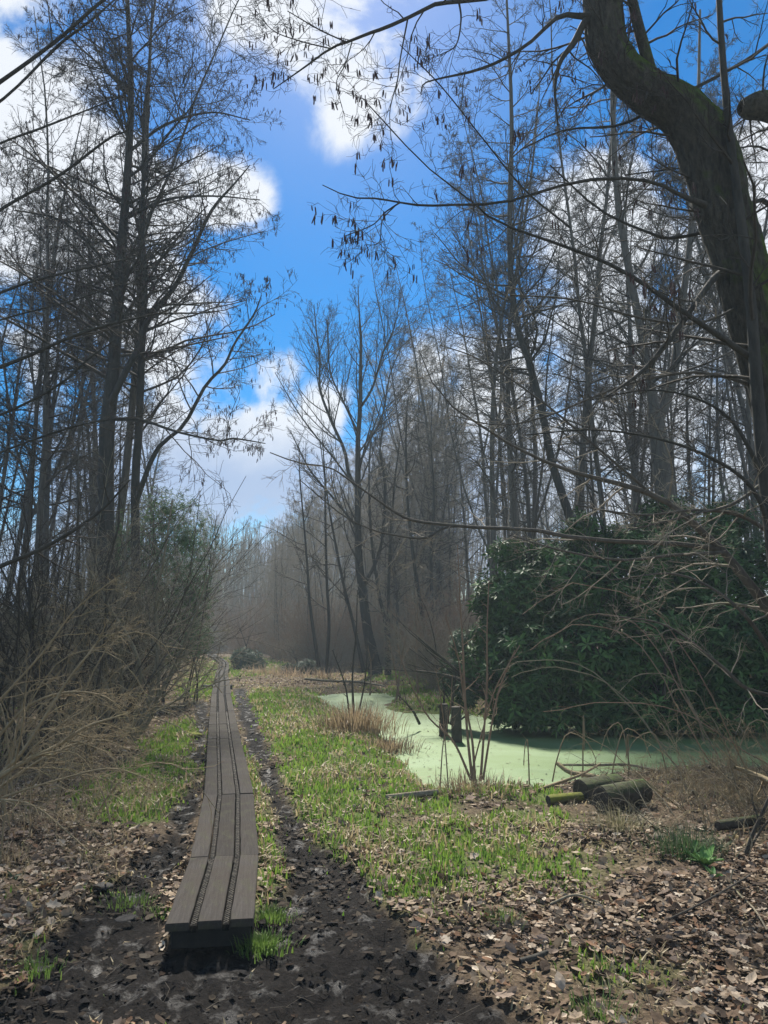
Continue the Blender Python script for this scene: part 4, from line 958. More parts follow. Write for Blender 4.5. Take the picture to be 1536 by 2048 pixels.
# lit tan stems leaning in from the lower left edge
stem_tree('fallen_hazel_shrub', 'bright tan stems leaning in low from the left edge over the dead leaves', (at(-120, 1640)[0], 5.0, 0),
    [[(-140, 1640, 5.0, 14), (0, 1554, 5.0, 10), (44, 1526, 5.0, 9), (113, 1492, 5.1, 7), (171, 1455, 5.2, 6), (222, 1437, 5.2, 4), (260, 1425, 5.3, 2)],
     [(-60, 1600, 5.2, 10), (10, 1540, 5.2, 8), (51, 1495, 5.2, 7), (137, 1359, 5.3, 5), (191, 1290, 5.4, 3), (215, 1240, 5.4, 2)],
     [(-100, 1610, 4.8, 7), (0, 1600, 4.8, 5), (68, 1612, 4.7, 4), (137, 1666, 4.6, 3), (190, 1715, 4.5, 2)],
     [(-100, 1650, 4.9, 7), (0, 1598, 4.9, 5), (102, 1564, 5, 4), (219, 1537, 5.1, 3), (300, 1560, 5.1, 2)],
     [(-80, 1590, 5.4, 8), (0, 1470, 5.5, 6), (60, 1410, 5.5, 5), (130, 1385, 5.5, 4), (200, 1390, 5.5, 3), (250, 1420, 5.5, 2)],
     [(-80, 1640, 5.6, 8), (20, 1560, 5.8, 6), (120, 1500, 5.9, 5), (200, 1480, 6, 3), (260, 1500, 6, 2)],
     [(-90, 1500, 5.3, 8), (0, 1400, 5.5, 5), (90, 1300, 5.6, 4), (150, 1220, 5.7, 3), (240, 1150, 5.7, 2)]],
    [], (12, .75, 5, .5, 3, .5), 330, mat_t='cane', mat_c='cane', tkw=dict(rmin=.0016, t0=.2, up=0, wander=.2, a1=(.4, 1.0)), sides=7, cat_label='shrub')
stem_tree('bowed_hazel_shrub', 'grey-green stems bowing over beside the tall alder left of the boardwalk', (at(265, 1480)[0], 10.4, 0),
    [[(262, 1478, 10.6, 15), (283, 1440, 10.6, 12), (305, 1380, 10.6, 10), (315, 1300, 10.6, 8), (312, 1200, 10.6, 6), (330, 1100, 10.6, 5), (345, 1000, 10.6, 3)],
     [(268, 1480, 10.5, 10), (296, 1445, 10.5, 8), (314, 1400, 10.5, 7), (317, 1330, 10.5, 6), (300, 1260, 10.5, 4), (285, 1220, 10.5, 2)],
     [(258, 1470, 10.5, 10), (245, 1380, 10.5, 8), (235, 1260, 10.5, 6), (250, 1120, 10.5, 5), (258, 1010, 10.5, 3)],
     [(270, 1470, 10.4, 9), (330, 1370, 10.2, 6), (380, 1260, 10, 5), (420, 1150, 10, 3), (470, 1090, 10, 2)],
     [(255, 1475, 10.4, 9), (200, 1350, 10, 6), (120, 1260, 9.8, 4), (60, 1220, 9.8, 3)],
     [(262, 1475, 10.4, 9), (280, 1330, 10, 6), (210, 1200, 9.8, 5), (185, 1150, 9.8, 4), (160, 1120, 9.8, 2)]],
    [], (16, 1.2, 6, .5, 4, .5), 331, mat_t='twig_pale', mat_c='twig_pale', tkw=dict(rmin=.0026, t0=.25, up=.02, wander=.17, a1=(.4, 1.1)), sides=7, cat_label='shrub')

# red-brown saplings on the pond bank
def bank(name, label, stems, seed, mat='twig_brown', tw=(8, .35, 3, .5, 0, .5)):
    p0 = atY(*stems[0][0][:3])
    return stem_tree(name, label, (p0[0], p0[1], p0[2]), stems, [], tw, seed, mat_t=mat, mat_c=mat, tkw=dict(rmin=.0018, t0=.3, up=.05, wander=.15, a1=(.4, .9)), sides=6, cat_label='sapling')
yb = 8.15
bank('bank_sapling', 'cluster of thin red-brown saplings rising from a leafy mound on the near pond bank',
     [[(945, 1562, yb, 7), (936, 1482, yb, 5.5), (930, 1398, yb, 5), (926, 1300, yb, 4), (920, 1200, yb, 3), (915, 1090, yb, 2)],
      [(950, 1562, yb, 6), (944, 1478, yb, 5), (928, 1395, yb, 4), (915, 1310, yb, 3), (890, 1230, yb, 2)],
      [(942, 1560, yb, 6), (906, 1482, yb, 4.5), (854, 1430, yb, 3.5), (808, 1335, yb, 3), (796, 1290, yb, 2)],
      [(961, 1562, yb, 6), (968, 1463, yb, 4.5), (974, 1365, yb, 4), (974, 1260, yb, 3), (978, 1160, yb, 2)],
      [(966, 1560, yb, 5), (984, 1446, yb, 4), (1000, 1375, yb, 3), (1030, 1300, yb, 2)],
      [(940, 1560, yb, 4), (960, 1480, yb, 3), (990, 1380, yb, 2.5), (1040, 1290, yb, 1.5)],
      [(897, 1580, yb - .1, 3), (890, 1482, yb, 2.5), (884, 1415, yb, 2), (870, 1330, yb, 1.5)],
      [(880, 1580, yb - .1, 3), (886, 1490, yb, 2.5), (900, 1420, yb, 2), (905, 1350, yb, 1.5)]], 340)
bank('bank_sapling', 'thin grey sapling on the left tip of the pond above the dead sedge clump',
     [[(708, 1440, 13.5, 6), (705, 1350, 13.5, 4), (712, 1270, 13.5, 3), (715, 1180, 13.5, 2)],
      [(700, 1440, 13.6, 5), (690, 1370, 13.6, 3), (665, 1300, 13.6, 2)], [(714, 1442, 13.4, 5), (730, 1360, 13.4, 3), (735, 1290, 13.4, 2)]], 341, 'twig')
bank('bank_sapling', 'wiry young stems standing in the far edge of the pond near the grass mound',
     [[(793, 1400, 17.5, 5), (800, 1340, 17.5, 3.5), (812, 1270, 17.5, 2)], [(800, 1400, 17.6, 4), (790, 1340, 17.6, 3), (778, 1280, 17.6, 2)],
      [(836, 1400, 18.5, 6), (833, 1300, 18.5, 4), (836, 1200, 18.5, 2)], [(740, 1390, 18.8, 4), (742, 1330, 18.8, 3), (735, 1290, 18.8, 2)]], 342, 'twig_brown')
bank('bank_sapling', 'slanting thin stem at the right edge in front of the fallen limb',
     [[(1490, 1710, 5.6, 8), (1505, 1670, 5.6, 7), (1536, 1600, 5.6, 6), (1580, 1500, 5.6, 5), (1600, 1400, 5.6, 3)], [(1494, 1708, 5.6, 5), (1530, 1650, 5.5, 4), (1580, 1600, 5.5, 3)]], 343, 'twig')

# ------------------------------------------------------------------ evergreens
def leafy(name, label, base, blobs, nros, lsize, seed, cols, per=6, mat='green', stems=10, shell=.28, cat='shrub', smat='twig', core=True, droop=.15):
    r = np.random.default_rng(seed); e = thing(name, label, cat, tuple(base))
    b = np.array(base)
    B = np.array(blobs); vol = (B[:, 3] * B[:, 4] + B[:, 3] * B[:, 5] + B[:, 4] * B[:, 5]); which = r.choice(len(B), nros * 2, p=vol / vol.sum())
    d = nrm(r.normal(size=(nros * 2, 3)))
    rr = 1 - np.abs(r.normal(0, shell, nros * 2)); rr = np.clip(rr, .1, 1.08)
    rr = rr * (1 + .36 * (fbm(d[:, 0] * 3 + which, d[:, 2] * 3 + d[:, 1] * 2, 3, seed) - .5) * 2)
    ctr = B[which, :3]; rad = B[which, 3:6]
    p = ctr + d * rad * rr[:, None]
    # keep rosettes that are not deep inside another lobe and are above the water
    keep = p[:, 2] > .03
    for k in range(len(B)):
        q = np.linalg.norm((p - B[k, :3]) / B[k, 3:6], axis=1); keep &= ~((q < .62) & (which != k))
    p, d = p[keep][:nros], d[keep][:nros]; n = len(p)
    ax = nrm(d * .7 + np.array([0, 0, .55]) + r.normal(0, .35, (n, 3)))
    ax = np.repeat(ax, per, 0); U, W = basis(ax)
    az = (np.tile(np.arange(per), n) * 2 * PI / per + r.random(n * per) * .7 + np.repeat(r.random(n) * 6.28, per))[:, None]
    ld = nrm(np.cos(az) * U + np.sin(az) * W + ax * r.uniform(-.2, .7, (n * per, 1)) - np.array([0, 0, droop]))
    X = nrm(np.cross(ld, ax)); Zv = np.cross(X, ld); rm = np.stack([X, ld, Zv], -1)
    tv = np.array([[0, .04, 0], [.15, .45, .03], [0, .5, -.02], [-.15, .45, .03], [0, 1, -.10]]); tv = tv[[0, 1, 4, 3, 2]]
    tf = np.array([[0, 1, 4], [1, 2, 4], [2, 3, 4], [3, 0, 4]])
    V, T = scatter(tv, tf, np.repeat(p, per, 0), rm, lsize * r.uniform(.65, 1.2, n * per))
    c0, c1 = np.array(cols[0]), np.array(cols[1])
    t_ = np.repeat(r.random((n, 1)) ** 1.5, per, 0) * .7 + r.random((n * per, 1)) * .3
    c = c0 * (1 - t_) + c1 * t_
    obj('foliage', mesh_np('foliage', V - b, T=T, mat=mat, col=rep_col(c, 5), smooth=False), e)
    if stems:
        ps = np.repeat(b[None], stems, 0) + np.stack([r.normal(0, .3, stems) * B[:, 3].mean(), r.normal(0, .2, stems) * B[:, 4].mean(), np.zeros(stems)], 1)
        tgt = B[r.choice(len(B), stems), :3] + r.normal(0, .4, (stems, 3)); ps[:, 0] = ps[:, 0] * .4 + tgt[:, 0] * .6; ps[:, 1] = ps[:, 1] * .4 + tgt[:, 1] * .6
        dd = tgt - ps; L = np.linalg.norm(dd, axis=1) * 1.2
        P = grow(ps, dd, L, 7, .12, (0, 0, .03), r); R = taper(np.full(stems, .035) * lsize / .13, 7, .3)
        p_, d_, rd, t__, pa = spawn(P, R, 6, .3, 1, .3, .9, r); P2 = grow(p_, d_, L[pa] * .5, 5, .15, (0, 0, .04), r)
        me = tubes('stems', [(P, R, 5), (P2, taper(rd * .5, 5, .4), 3)], smat); me.transform(mathutils.Matrix.Translation(tuple(-b)))
        obj('stems', me, e)
    return e
def blob(px, py, Y, rx, ry, rz):
    c = atY(px, py, Y); return (c[0], c[1], c[2], rx, ry, rz)
rd = [blob(1030, 1200, 14.0, .70, .8, .75), blob(1060, 1330, 13.2, .85, .9, .95), blob(1030, 1400, 13.0, .5, .7, .5), blob(1150, 1180, 14.2, 1.0, 1.0, .95), blob(1180, 1330, 13.2, 1.0, 1.0, 1.0),
      blob(1280, 1150, 14.5, 1.1, 1.1, 1.0), blob(1300, 1310, 13.4, 1.1, 1.0, 1.1), blob(1420, 1170, 14.2, 1.1, 1.1, 1.05), blob(1440, 1320, 13.2, 1.0, 1.0, 1.1), blob(1540, 1200, 13.8, 1.1, 1.1, 1.2),
      blob(1570, 1340, 13.0, 1.0, 1.0, 1.0), blob(1090, 1140, 14.6, .7, .8, .55), blob(985, 1280, 13.8, .42, .5, .55), blob(1700, 1250, 13.6, 1.3, 1.2, 1.3), blob(1250, 1430, 12.7, 1.3, .6, .35), blob(1450, 1435, 12.6, 1.3, .6, .32), blob(975, 1195, 14, .28, .4, .3), blob(1010, 1105, 14.2, .3, .4, .26), blob(1160, 1062, 14.6, .35, .5, .4), blob(1330, 1040, 14.8, .5, .5, .45), blob(1450, 1045, 14.5, .45, .5, .4), blob(945, 1330, 13.4, .22, .3, .3), blob(1240, 1075, 14.4, .3, .4, .3), blob(1090, 1430, 12.7, .8, .6, .35)]
leafy('rhododendron_bush', 'huge dark glossy rhododendron bulging over the far side of the green pond', (4.3, 13.6, 0), rd, 9500, .19, 501,
      ((.012, .040, .010), (.10, .19, .05)), per=6, stems=40)
leafy('rhododendron_bush', 'small loose evergreen bush left of the huge rhododendron, beside the posts', (atY(885, 1400, 13.6)[0], 13.6, 0), [blob(905, 1350, 13.8, .26, .3, .35), blob(920, 1290, 14.0, .2, .3, .3), blob(935, 1390, 13.2, .22, .25, .25)], 420, .10, 502,
      ((.03, .06, .03), (.08, .13, .06)), mat='soft', stems=6)
leafy('evergreen_bush', 'round evergreen bush right of the winding far boards', (atY(494, 1335, 31)[0], 31, 0), [blob(494, 1322, 31, .6, .5, .5), blob(512, 1330, 31, .45, .4, .35), blob(480, 1312, 31.2, .35, .4, .3)], 800, .13, 503,
      ((.03, .055, .03), (.085, .13, .07)), mat='soft', stems=4)
leafy('evergreen_bush', 'low evergreen bush beside the far pool', (atY(612, 1340, 29)[0], 29, 0), [blob(612, 1336, 29, .5, .4, .28), blob(575, 1340, 29, .3, .3, .22)], 420, .13, 504,
      ((.04, .065, .04), (.09, .12, .07)), mat='soft', stems=3)
hol = [blob(370, 1080, 17.5, .8, .8, 1.0), blob(310, 1170, 17, .8, .8, 1.0), blob(385, 1190, 17.5, .55, .7, 1.1), blob(270, 1090, 17, .7, .7, .9), blob(350, 1280, 17, .7, .7, .7), blob(230, 1200, 16.8, .6, .7, .9), blob(400, 1280, 18, .35, .4, .5), blob(330, 1020, 17.5, .7, .7, .6)]
leafy('holly_tree', 'soft green holly standing behind the bare stems just left of the far boards', (atY(335, 1345, 17.2)[0], 17.2, 0), hol, 6000, .08, 505,
      ((.04, .085, .03), (.13, .21, .08)), per=5, mat='soft', stems=14, shell=.45, cat='tree', core=False)
leafy('holly_tree', 'evergreen clump in the wood above the right part of the rhododendron', (atY(1400, 1300, 20)[0], 20, 0), [blob(1350, 1060, 20, 1.5, 1, 1.2), blob(1480, 1050, 19, 1.3, 1, 1.3), blob(1250, 1085, 20, 1.2, 1, .8), blob(1400, 1180, 20, 1.8, 1, 1.6)], 3200, .10, 506,
      ((.035, .06, .035), (.09, .125, .065)), per=5, mat='soft', stems=8, shell=.5, cat='tree')

# ------------------------------------------------------------------ logs, posts, branches, stones
def log(name, label, a, b, r, mat, seed, cat='log', taper_=1.0, endm='log_end'):
    rr = np.random.default_rng(seed); a = np.array(a); b = np.array(b); L = np.linalg.norm(b - a)
    K, s_ = 9, 20; t = np.linspace(0, 1, K)
    ang = np.arange(s_) * 2 * PI / s_; prof = 1 + .05 * np.sin(ang * 2 + rr.random() * 6) + .03 * np.sin(ang * 5 + rr.random() * 6)
    V = []
    for i in range(K):
        rad = r * (1 + (taper_ - 1) * t[i]) * prof * (1 + rr.normal(0, .015, s_)); 
        if i in (0, K - 1): rad = rad * .97
        V.append(np.stack([np.full(s_, t[i] * L), np.cos(ang) * rad, np.sin(ang) * rad], 1))
    V = np.concatenate(V); Qs = [[i * s_ + j, i * s_ + (j + 1) % s_, (i + 1) * s_ + (j + 1) % s_, (i + 1) * s_ + j] for i in range(K - 1) for j in range(s_)]
    d = (b - a) / L; q = mathutils.Vector(d).to_track_quat('X', 'Z')
    e = thing(name, label, cat, tuple(a)); e.rotation_mode = 'QUATERNION'; e.rotation_quaternion = q
    obj('bark', mesh_np('bark', V, Qs, mat=mat), e)
    for i, sx_ in ((0, -1), (K - 1, 1)):
        ring = V[i * s_:(i + 1) * s_]; c = ring.mean(0)
        R2 = c + (ring - c) * .9 + np.array([sx_ * .004, 0, 0]); cc_ = c + np.array([sx_ * .001, 0, 0])
        VV = np.vstack([ring, R2, cc_[None]]); T_ = [[s_ + j, s_ + (j + 1) % s_, 2 * s_] for j in range(s_)]; QQ = [[j, (j + 1) % s_, s_ + (j + 1) % s_, s_ + j] for j in range(s_)]
        obj('cut_end', mesh_np('cut_end', VV, QQ, T_, mat=endm, smooth=False), e)
    return e
def gp(px, py, dz=0): p = at(px, py, 0); p[2] = float(H(p[:1], p[1:2], False)[0]) + dz; return p
p = at(1206, 1625, 0); log('log', 'largest cut log, green moss down its side, lying in front of another', (p[0], p[1] + .05, .10), (p[0] + .46, p[1] + .27, .12), .118, 'log', 1)
p = at(1168, 1606, 0); log('log', 'grey cut log half hidden behind the largest mossy log', (p[0], p[1] + .1, .085), (p[0] + .42, p[1] + .30, .10), .115, 'log', 2)
p = at(1099, 1612, 0); log('log', 'thin log coated in yellow moss, left of the two thick logs', (p[0], p[1] + .05, .04), (p[0] + .34, p[1] + .16, .045), .046, 'log_moss', 3)
p = at(1452, 1572, 0); log('log', 'dark cut log alone at the right edge of the pond bank', (p[0], p[1], .055), (p[0] + .75, p[1] + .05, .055), .068, 'log', 4)
p = at(773, 1602, 0); log('log', 'pale birch piece lying in the grass near the pond bank', (p[0], p[1], .03), (p[0] + .50, p[1] + .22, .035), .028, 'birch', 5, endm='birch')
p = at(1436, 1662, 0); log('log', 'brown rotten limb lying among leaves near the right edge', (p[0], p[1], .04), (p[0] + .42, p[1] + .12, .06), .042, 'log', 6)
p = at(914, 1484, WZ)
log('post', 'right-hand of two old posts standing in the pond', (p[0], p[1], WZ - .3), (p[0] - .01, p[1], .42), .085, 'log', 7, 'post', .88)
p = at(886, 1472, WZ)
log('post', 'left-hand of two old posts standing in the pond, leafy twigs round it', (p[0], p[1], WZ - .3), (p[0] + .02, p[1], .40), .08, 'log', 8, 'post', .9)
def stick(name, label, pts, mat='twig_pale', K=12, seed=0, tw=3, cat='branch', group=None):
    r = np.random.default_rng(seed)
    q = [(*at(x, y, z), w_ / 2 * at(x, y, z)[1] / FPX) for x, y, z, w_ in pts]
    S = smooth_path(q, K); P = S[:, :3][None]; R = np.maximum(S[:, 3], .0015)[None]
    sets = [(P, R, 7)]
    if tw:
        p_, d_, rd_, t_, pa = spawn(P, R, tw, .2, .95, .4, .9, r); L = r.uniform(.1, .35, len(t_)); P2 = grow(p_, d_, L, 5, .15, (0, 0, .02), r); sets.append((P2, taper(np.maximum(rd_ * .5, .0015), 5, .5), 3))
    o = P[0, 0].copy(); me = tubes(name, sets, mat); me.transform(mathutils.Matrix.Translation(tuple(-o)))
    return tag(obj(name, me, None, tuple(o)), label, cat, group)
stick('fallen_branch', 'curved yellowish branch lying behind the cut logs at the water', [(1115, 1527, .10, 8), (1140, 1545, .03, 9), (1174, 1550, .02, 9), (1237, 1562, .04, 7), (1290, 1560, .02, 4)], 'cane', seed=1)
stick('fallen_branch', 'thin straight branch slanting up behind the small mossy log', [(1068, 1582, .02, 5), (1110, 1568, .05, 6), (1160, 1550, .09, 5), (1200, 1528, .12, 4)], 'cane', seed=2)
stick('fallen_branch', 'low dark branch stretched along the water behind the logs', [(1120, 1530, .04, 4), (1200, 1530, .05, 5), (1260, 1530, .05, 5), (1340, 1548, .02, 4)], 'twig_pale', seed=3)
stick('fallen_stick', 'long thin stick lying on the brown leaves at the lower right', [(1338, 1838, .04, 4), (1400, 1808, .05, 4), (1450, 1780, .06, 4), (1500, 1750, .06, 3)], 'twig', seed=4, tw=2, cat='stick')
stick('fallen_stick', 'crooked pale stick on the leaves left of the long thin stick', [(1100, 1808, .03, 4), (1150, 1790, .06, 5), (1200, 1805, .03, 3)], 'twig_pale', seed=5, tw=2, cat='stick')
stick('fallen_stick', 'dark wet stick half sunk at the edge of the mud', [(1040, 1922, .03, 10), (1070, 1915, .035, 12), (1094, 1904, .04, 8)], 'bark', seed=6, tw=0, cat='stick')
stick('fallen_stick', 'bent stick on the leaves at the right edge below the slanting stem', [(1466, 1740, .10, 3), (1462, 1765, .03, 3), (1480, 1790, .04, 4), (1510, 1820, .03, 4), (1534, 1860, .03, 3)], 'twig_pale', seed=7, tw=0, cat='stick')
stick('fallen_stick', 'short stick beside the boards on the left near the dark slate', [(430, 1700, .03, 3), (300, 1720, .03, 3), (250, 1740, .03, 2)], 'twig', seed=8, tw=0, cat='stick') if False else None
stick('fallen_branch', 'dead branch lying across the far pond bank below the saplings', [(610, 1358, .15, 5), (660, 1362, .12, 5), (720, 1364, .1, 4), (770, 1372, .1, 3)], 'twig_pale', seed=9, tw=6)
stick('fallen_branch', 'yellow broken branch entering low from the right edge over the pond', [(1600, 1600, .35, 12), (1536, 1560, .42, 10), (1500, 1545, .45, 9), (1470, 1535, .5, 6)], 'cane', seed=10, tw=4)
for i in range(8):   # arching dead stalks along the water
    r = np.random.default_rng(700 + i); x = r.uniform(1050, 1500); yy = np.interp(x, [1050, 1200, 1500], [1568, 1552, 1540]) + r.uniform(-2, 14)
    p = at(x, yy, 0); Yp = p[1]
    hpx = r.uniform(50, 130); dx = r.uniform(-70, 90)
    pts = [(x, yy, Yp, 3.0), (x + dx * .15, yy - hpx * .5, Yp, 2.6), (x + dx * .45, yy - hpx, Yp, 2.2), (x + dx, yy - hpx * .85, Yp, 1.8), (x + dx * 1.3, yy - hpx * .45, Yp, 1.4)]
    P, R = px_path(pts, 12); o = P[0, 0].copy(); p_, d_, rd_, t_, pa = spawn(P, R, 3, .3, .95, .3, .8, r)
    me = tubes('dead_stalk', [(P - o, R, 4), (grow(p_ - o, d_, r.uniform(.08, .25, 3), 4, .2, (0, 0, -.05), r), taper(np.full(3, .0022), 4), 3)], 'cane')
    tag(obj('dead_stalk', me, None, tuple(o)), 'thin arching dead stalk on the near bank in front of the rhododendron', 'stalk', 'dead stalks along the near bank')
for i in range(9):
    r = np.random.default_rng(800 + i); x = r.uniform(1330, 1560); yy = r.uniform(1480, 1640); p = at(x, yy, 0); Yp = p[1]
    hpx = r.uniform(120, 400); dx = r.uniform(-420, -40)
    pts = [(x, yy, Yp, 3.2), (x + dx * .3, yy - hpx * .5, Yp, 2.6), (x + dx * .6, yy - hpx * .9, Yp, 2.1), (x + dx * 1.0, yy - hpx, Yp, 1.6), (x + dx * 1.3, yy - hpx * .85, Yp, 1.0)]
    P, R = px_path(pts, 14); P[0, 1:] += np.cumsum(r.normal(0, .018, (13, 3)), 0); o = P[0, 0].copy(); p_, d_, rd_, t_, pa = spawn(P, R, 9, .2, .95, .3, 1.1, r)
    me = tubes('bare_stem', [(P - o, R, 5), (grow(p_ - o, d_, r.uniform(.15, .6, 9), 5, .25, (0, 0, 0), r), taper(np.full(9, .0024), 5), 3)], 'twig_pale' if i % 2 else 'twig_brown')
    tag(obj('bare_stem', me, None, tuple(o)), 'long thin bare stem arching left in front of the right part of the rhododendron', 'stem', 'bare stems arching in front of the rhododendron')
for i in range(18):
    r = np.random.default_rng(900 + i); x = r.uniform(-60, 240); yy = r.uniform(1440, 1760); p = at(x, yy, 0); Yp = p[1]
    hpx = r.uniform(70, 330) * min(1.4, 6.5 / Yp + .3); dx = r.uniform(-120, 240)
    pts = [(x, yy, Yp, 4), (x + dx * .2, yy - hpx * .5, Yp, 3.4), (x + dx * .6, yy - hpx * .9, Yp, 2.6), (x + dx * 1.1, yy - hpx * .9, Yp, 2), (x + dx * 1.5, yy - hpx * .5, Yp, 1.3)]
    P, R = px_path(pts, 14); o = P[0, 0].copy(); p_, d_, rd_, t_, pa = spawn(P, R, 7, .2, .95, .3, .9, r)
    me = tubes('bare_stem', [(P - o, R, 5), (grow(p_ - o, d_, r.uniform(.12, .5, 7), 5, .22, (0, 0, -.03), r), taper(np.full(7, .0026), 5), 3)], 'cane')
    tag(obj('bare_stem', me, None, tuple(o)), 'thin tan stem arching over the leaves in the lower left thicket', 'stem', 'tan stems arching at the lower left')

def lump(name, label, px, py, r, mat, seed, fl=.45, cat='stone', ex=1.3):
    rr = np.random.default_rng(seed); s_, K = 14, 8
    th = np.linspace(0, PI, K + 1)[:, None]; ph = np.arange(s_)[None] * 2 * PI / s_
    n = 1 + .22 * (fbm(ph * 1.3 + seed, th * 2 + 3, 3, seed) * 2 - 1)
    V = np.stack([np.sin(th) * np.cos(ph) * n * ex, np.sin(th) * np.sin(ph) * n, np.cos(th) * n * fl], -1) * r
    Q_ = [[i * s_ + j, (i + 1) * s_ + j, (i + 1) * s_ + (j + 1) % s_, i * s_ + (j + 1) % s_] for i in range(K) for j in range(s_)]
    p = gp(px, py)
    return tag(obj(name, mesh_np(name, V.reshape(-1, 3), Q_, mat=mat), None, (p[0], p[1], p[2] + r * fl * .3), (0, 0, rr.random() * 3)), label, cat)
lump('stone', 'small dark stone in the grass left of the birch piece', 718, 1618, .07, 'stone', 1)
lump('slate', 'flat dark slate lying in the mud left of the board end', 252, 1838, .05, 'stone', 2, .10)
lump('stone', 'dark lump among the leaves left of the near boards', 202, 1778, .055, 'bearer', 3, .4)
lump('moss_cushion', 'bright yellow-green moss cushion beside the left edge of the boards', 382, 1468, .13, 'moss', 4, .35, 'moss')

# big-leaved green plant
def rosette(name, label, px, py, n, L, seed, col, up=.6, wd=.30, cat='plant'):
    r = np.random.default_rng(seed); p = gp(px, py)
    e = thing(name, label, cat, tuple(p)); m = 7
    for i in range(n):
        az = i * 2.4 + r.random() * .6; Li = L * r.uniform(.6, 1.15); lean = r.uniform(.5, 1.3) / up * .6
        t = np.linspace(0, 1, m); x = Li * t * np.sin(lean) * (1 - .1 * t); z = Li * (t * np.cos(lean) - .35 * t ** 2 * np.sin(lean) * .8) + .01
        wv = wd * Li * np.sin(PI * np.clip(t * .86 + .12, 0, 1)) ** .8 * .5
        c = np.stack([x * math.cos(az), x * math.sin(az), z], 1); sv = np.array([-math.sin(az), math.cos(az), 0])
        V = np.concatenate([c - sv * wv[:, None] + [0, 0, .012], c, c + sv * wv[:, None] + [0, 0, .012]])
        Q_ = [[k * m + j, k * m + j + 1, (k + 1) * m + j + 1, (k + 1) * m + j] for k in range(2) for j in range(m - 1)]
        cc_ = np.array(col) * r.uniform(.7, 1.3)
        obj('leaf', mesh_np('leaf', V, Q_, mat='green', col=np.tile(cc_, (len(V), 1))), e)
    return e
rosette('dock_plant', 'fresh green big leaved plant among brown leaves at the lower right', 1408, 1735, 12, .17, 1, (.09, .19, .05))
rosette('dock_plant', 'smaller green plant just below the big leaved one', 1428, 1762, 7, .10, 2, (.08, .17, .05))
rosette('dock_plant', 'green plant behind the big leaved one, left of the rotten limb', 1385, 1715, 9, .13, 3, (.07, .16, .05))
rosette('dock_plant', 'dark leaf sprig at the left edge among the dead leaves', 28, 1760, 5, .08, 4, (.06, .10, .06))

# tufts
def tuft(name, label, px, py, n, h, sp, seed, c0, c1, w_=.004, z=0, cat='grass tuft', lean=.6, group=None):
    r = np.random.default_rng(seed); p = gp(px, py)
    x = r.normal(0, sp, n); y = r.normal(0, sp * .8, n); az = np.arctan2(y, x) + r.normal(0, .6, n); le = np.abs(r.normal(.2, lean * .5, n)) + np.hypot(x, y) / sp * .12
    hh = h * r.uniform(.4, 1.1, n); dx, dy = np.cos(az), np.sin(az); z0 = -.02
    pts = [np.stack([x, y, np.full(n, z0)], 1)]
    for k, f in enumerate((.5, 1.1, 1.9)):
        l_ = le * f; pts.append(pts[-1] + np.stack([dx * np.sin(l_), dy * np.sin(l_), np.cos(l_)], 1) * (hh / 3)[:, None])
    sv = np.stack([-dy, dx, np.zeros(n)], 1) * w_
    V = np.stack([pts[0] - sv, pts[0] + sv, pts[1] - sv * .9, pts[1] + sv * .9, pts[2] - sv * .6, pts[2] + sv * .6, pts[3]], 1).reshape(-1, 3)
    b_ = np.arange(n)[:, None] * 7
    T_ = np.concatenate([b_ + np.array([q]) for q in ([0, 1, 3], [0, 3, 2], [2, 3, 5], [2, 5, 4], [4, 5, 6])])
    t = r.random((n, 1)); c = np.array(c0) * (1 - t) + np.array(c1) * t
    return tag(obj(name, mesh_np(name, V, T=T_, mat='grass', col=rep_col(c, 7), smooth=False), None, tuple(p)), label, cat, group)
G0, G1, S0, S1 = (.07, .14, .022), (.17, .25, .06), (.16, .115, .07), (.36, .28, .17)
tuft('grass_tuft', 'bright green grass tuft growing at the right corner of the board end', 528, 1888, 420, .085, .06, 1, G0, G1, .003)
tuft('grass_tuft', 'green grass fringe along the right side of the near boards', 540, 1832, 260, .07, .06, 2, G0, G1, .003)
tuft('grass_tuft', 'small green tuft by the left corner of the near boards', 330, 1822, 110, .06, .05, 3, G0, G1, .003)
tuft('grass_tuft', 'dark rushy tuft behind the big leaved plant', 1370, 1712, 420, .26, .12, 4, (.03, .06, .025), (.08, .13, .05), .003)
tuft('grass_tuft', 'pale dead rushes fanned out below the largest log', 1245, 1660, 420, .26, .13, 5, (.12, .12, .06), (.34, .30, .18), .003, lean=1.4)
tuft('grass_tuft', 'small green tuft at the lower left edge of the mud', 70, 1935, 150, .06, .07, 6, G0, G1, .003)
tuft('grass_tuft', 'thin green tuft at the bottom right among leaves', 1195, 2030, 160, .12, .07, 7, G0, (.16, .24, .07), .0025)
tuft('grass_tuft', 'lone upright green tuft at the edge of the brown leaves', 1008, 1852, 110, .14, .04, 8, G0, G1, .0025)
tuft('grass_tuft', 'green tuft left of the boards beside the leaf drift', 262, 1800, 150, .065, .09, 9, G0, G1, .003)
tuft('sedge_clump', 'brown dead sedge clump on the left tip of the pond bank', 712, 1466, 900, .55, .30, 10, S0, S1, .006, cat='sedge')
tuft('sedge_clump', 'low brown sedge clump right of the taller one on the bank', 770, 1486, 500, .30, .22, 11, (.09, .065, .045), S1, .006, cat='sedge')
tuft('sedge_clump', 'straw coloured stalks round the foot of the red-brown saplings', 940, 1580, 500, .22, .25, 12, S0, S1, .004, cat='sedge', lean=1.0)
for i, (x, y, s_) in enumerate([(60, 1660, .5), (150, 1640, .4), (20, 1720, .35), (120, 1560, .5), (210, 1600, .4), (40, 1600, .5), (180, 1520, .5)]):
    tuft('dead_grass_tuft', 'tuft of straw coloured dead grass under the leaning tan stems', x, y, 150, s_ * .5, .16, 40 + i, S0, (.42, .34, .21), .003, lean=1.6, group='dead grass tufts at the lower left')
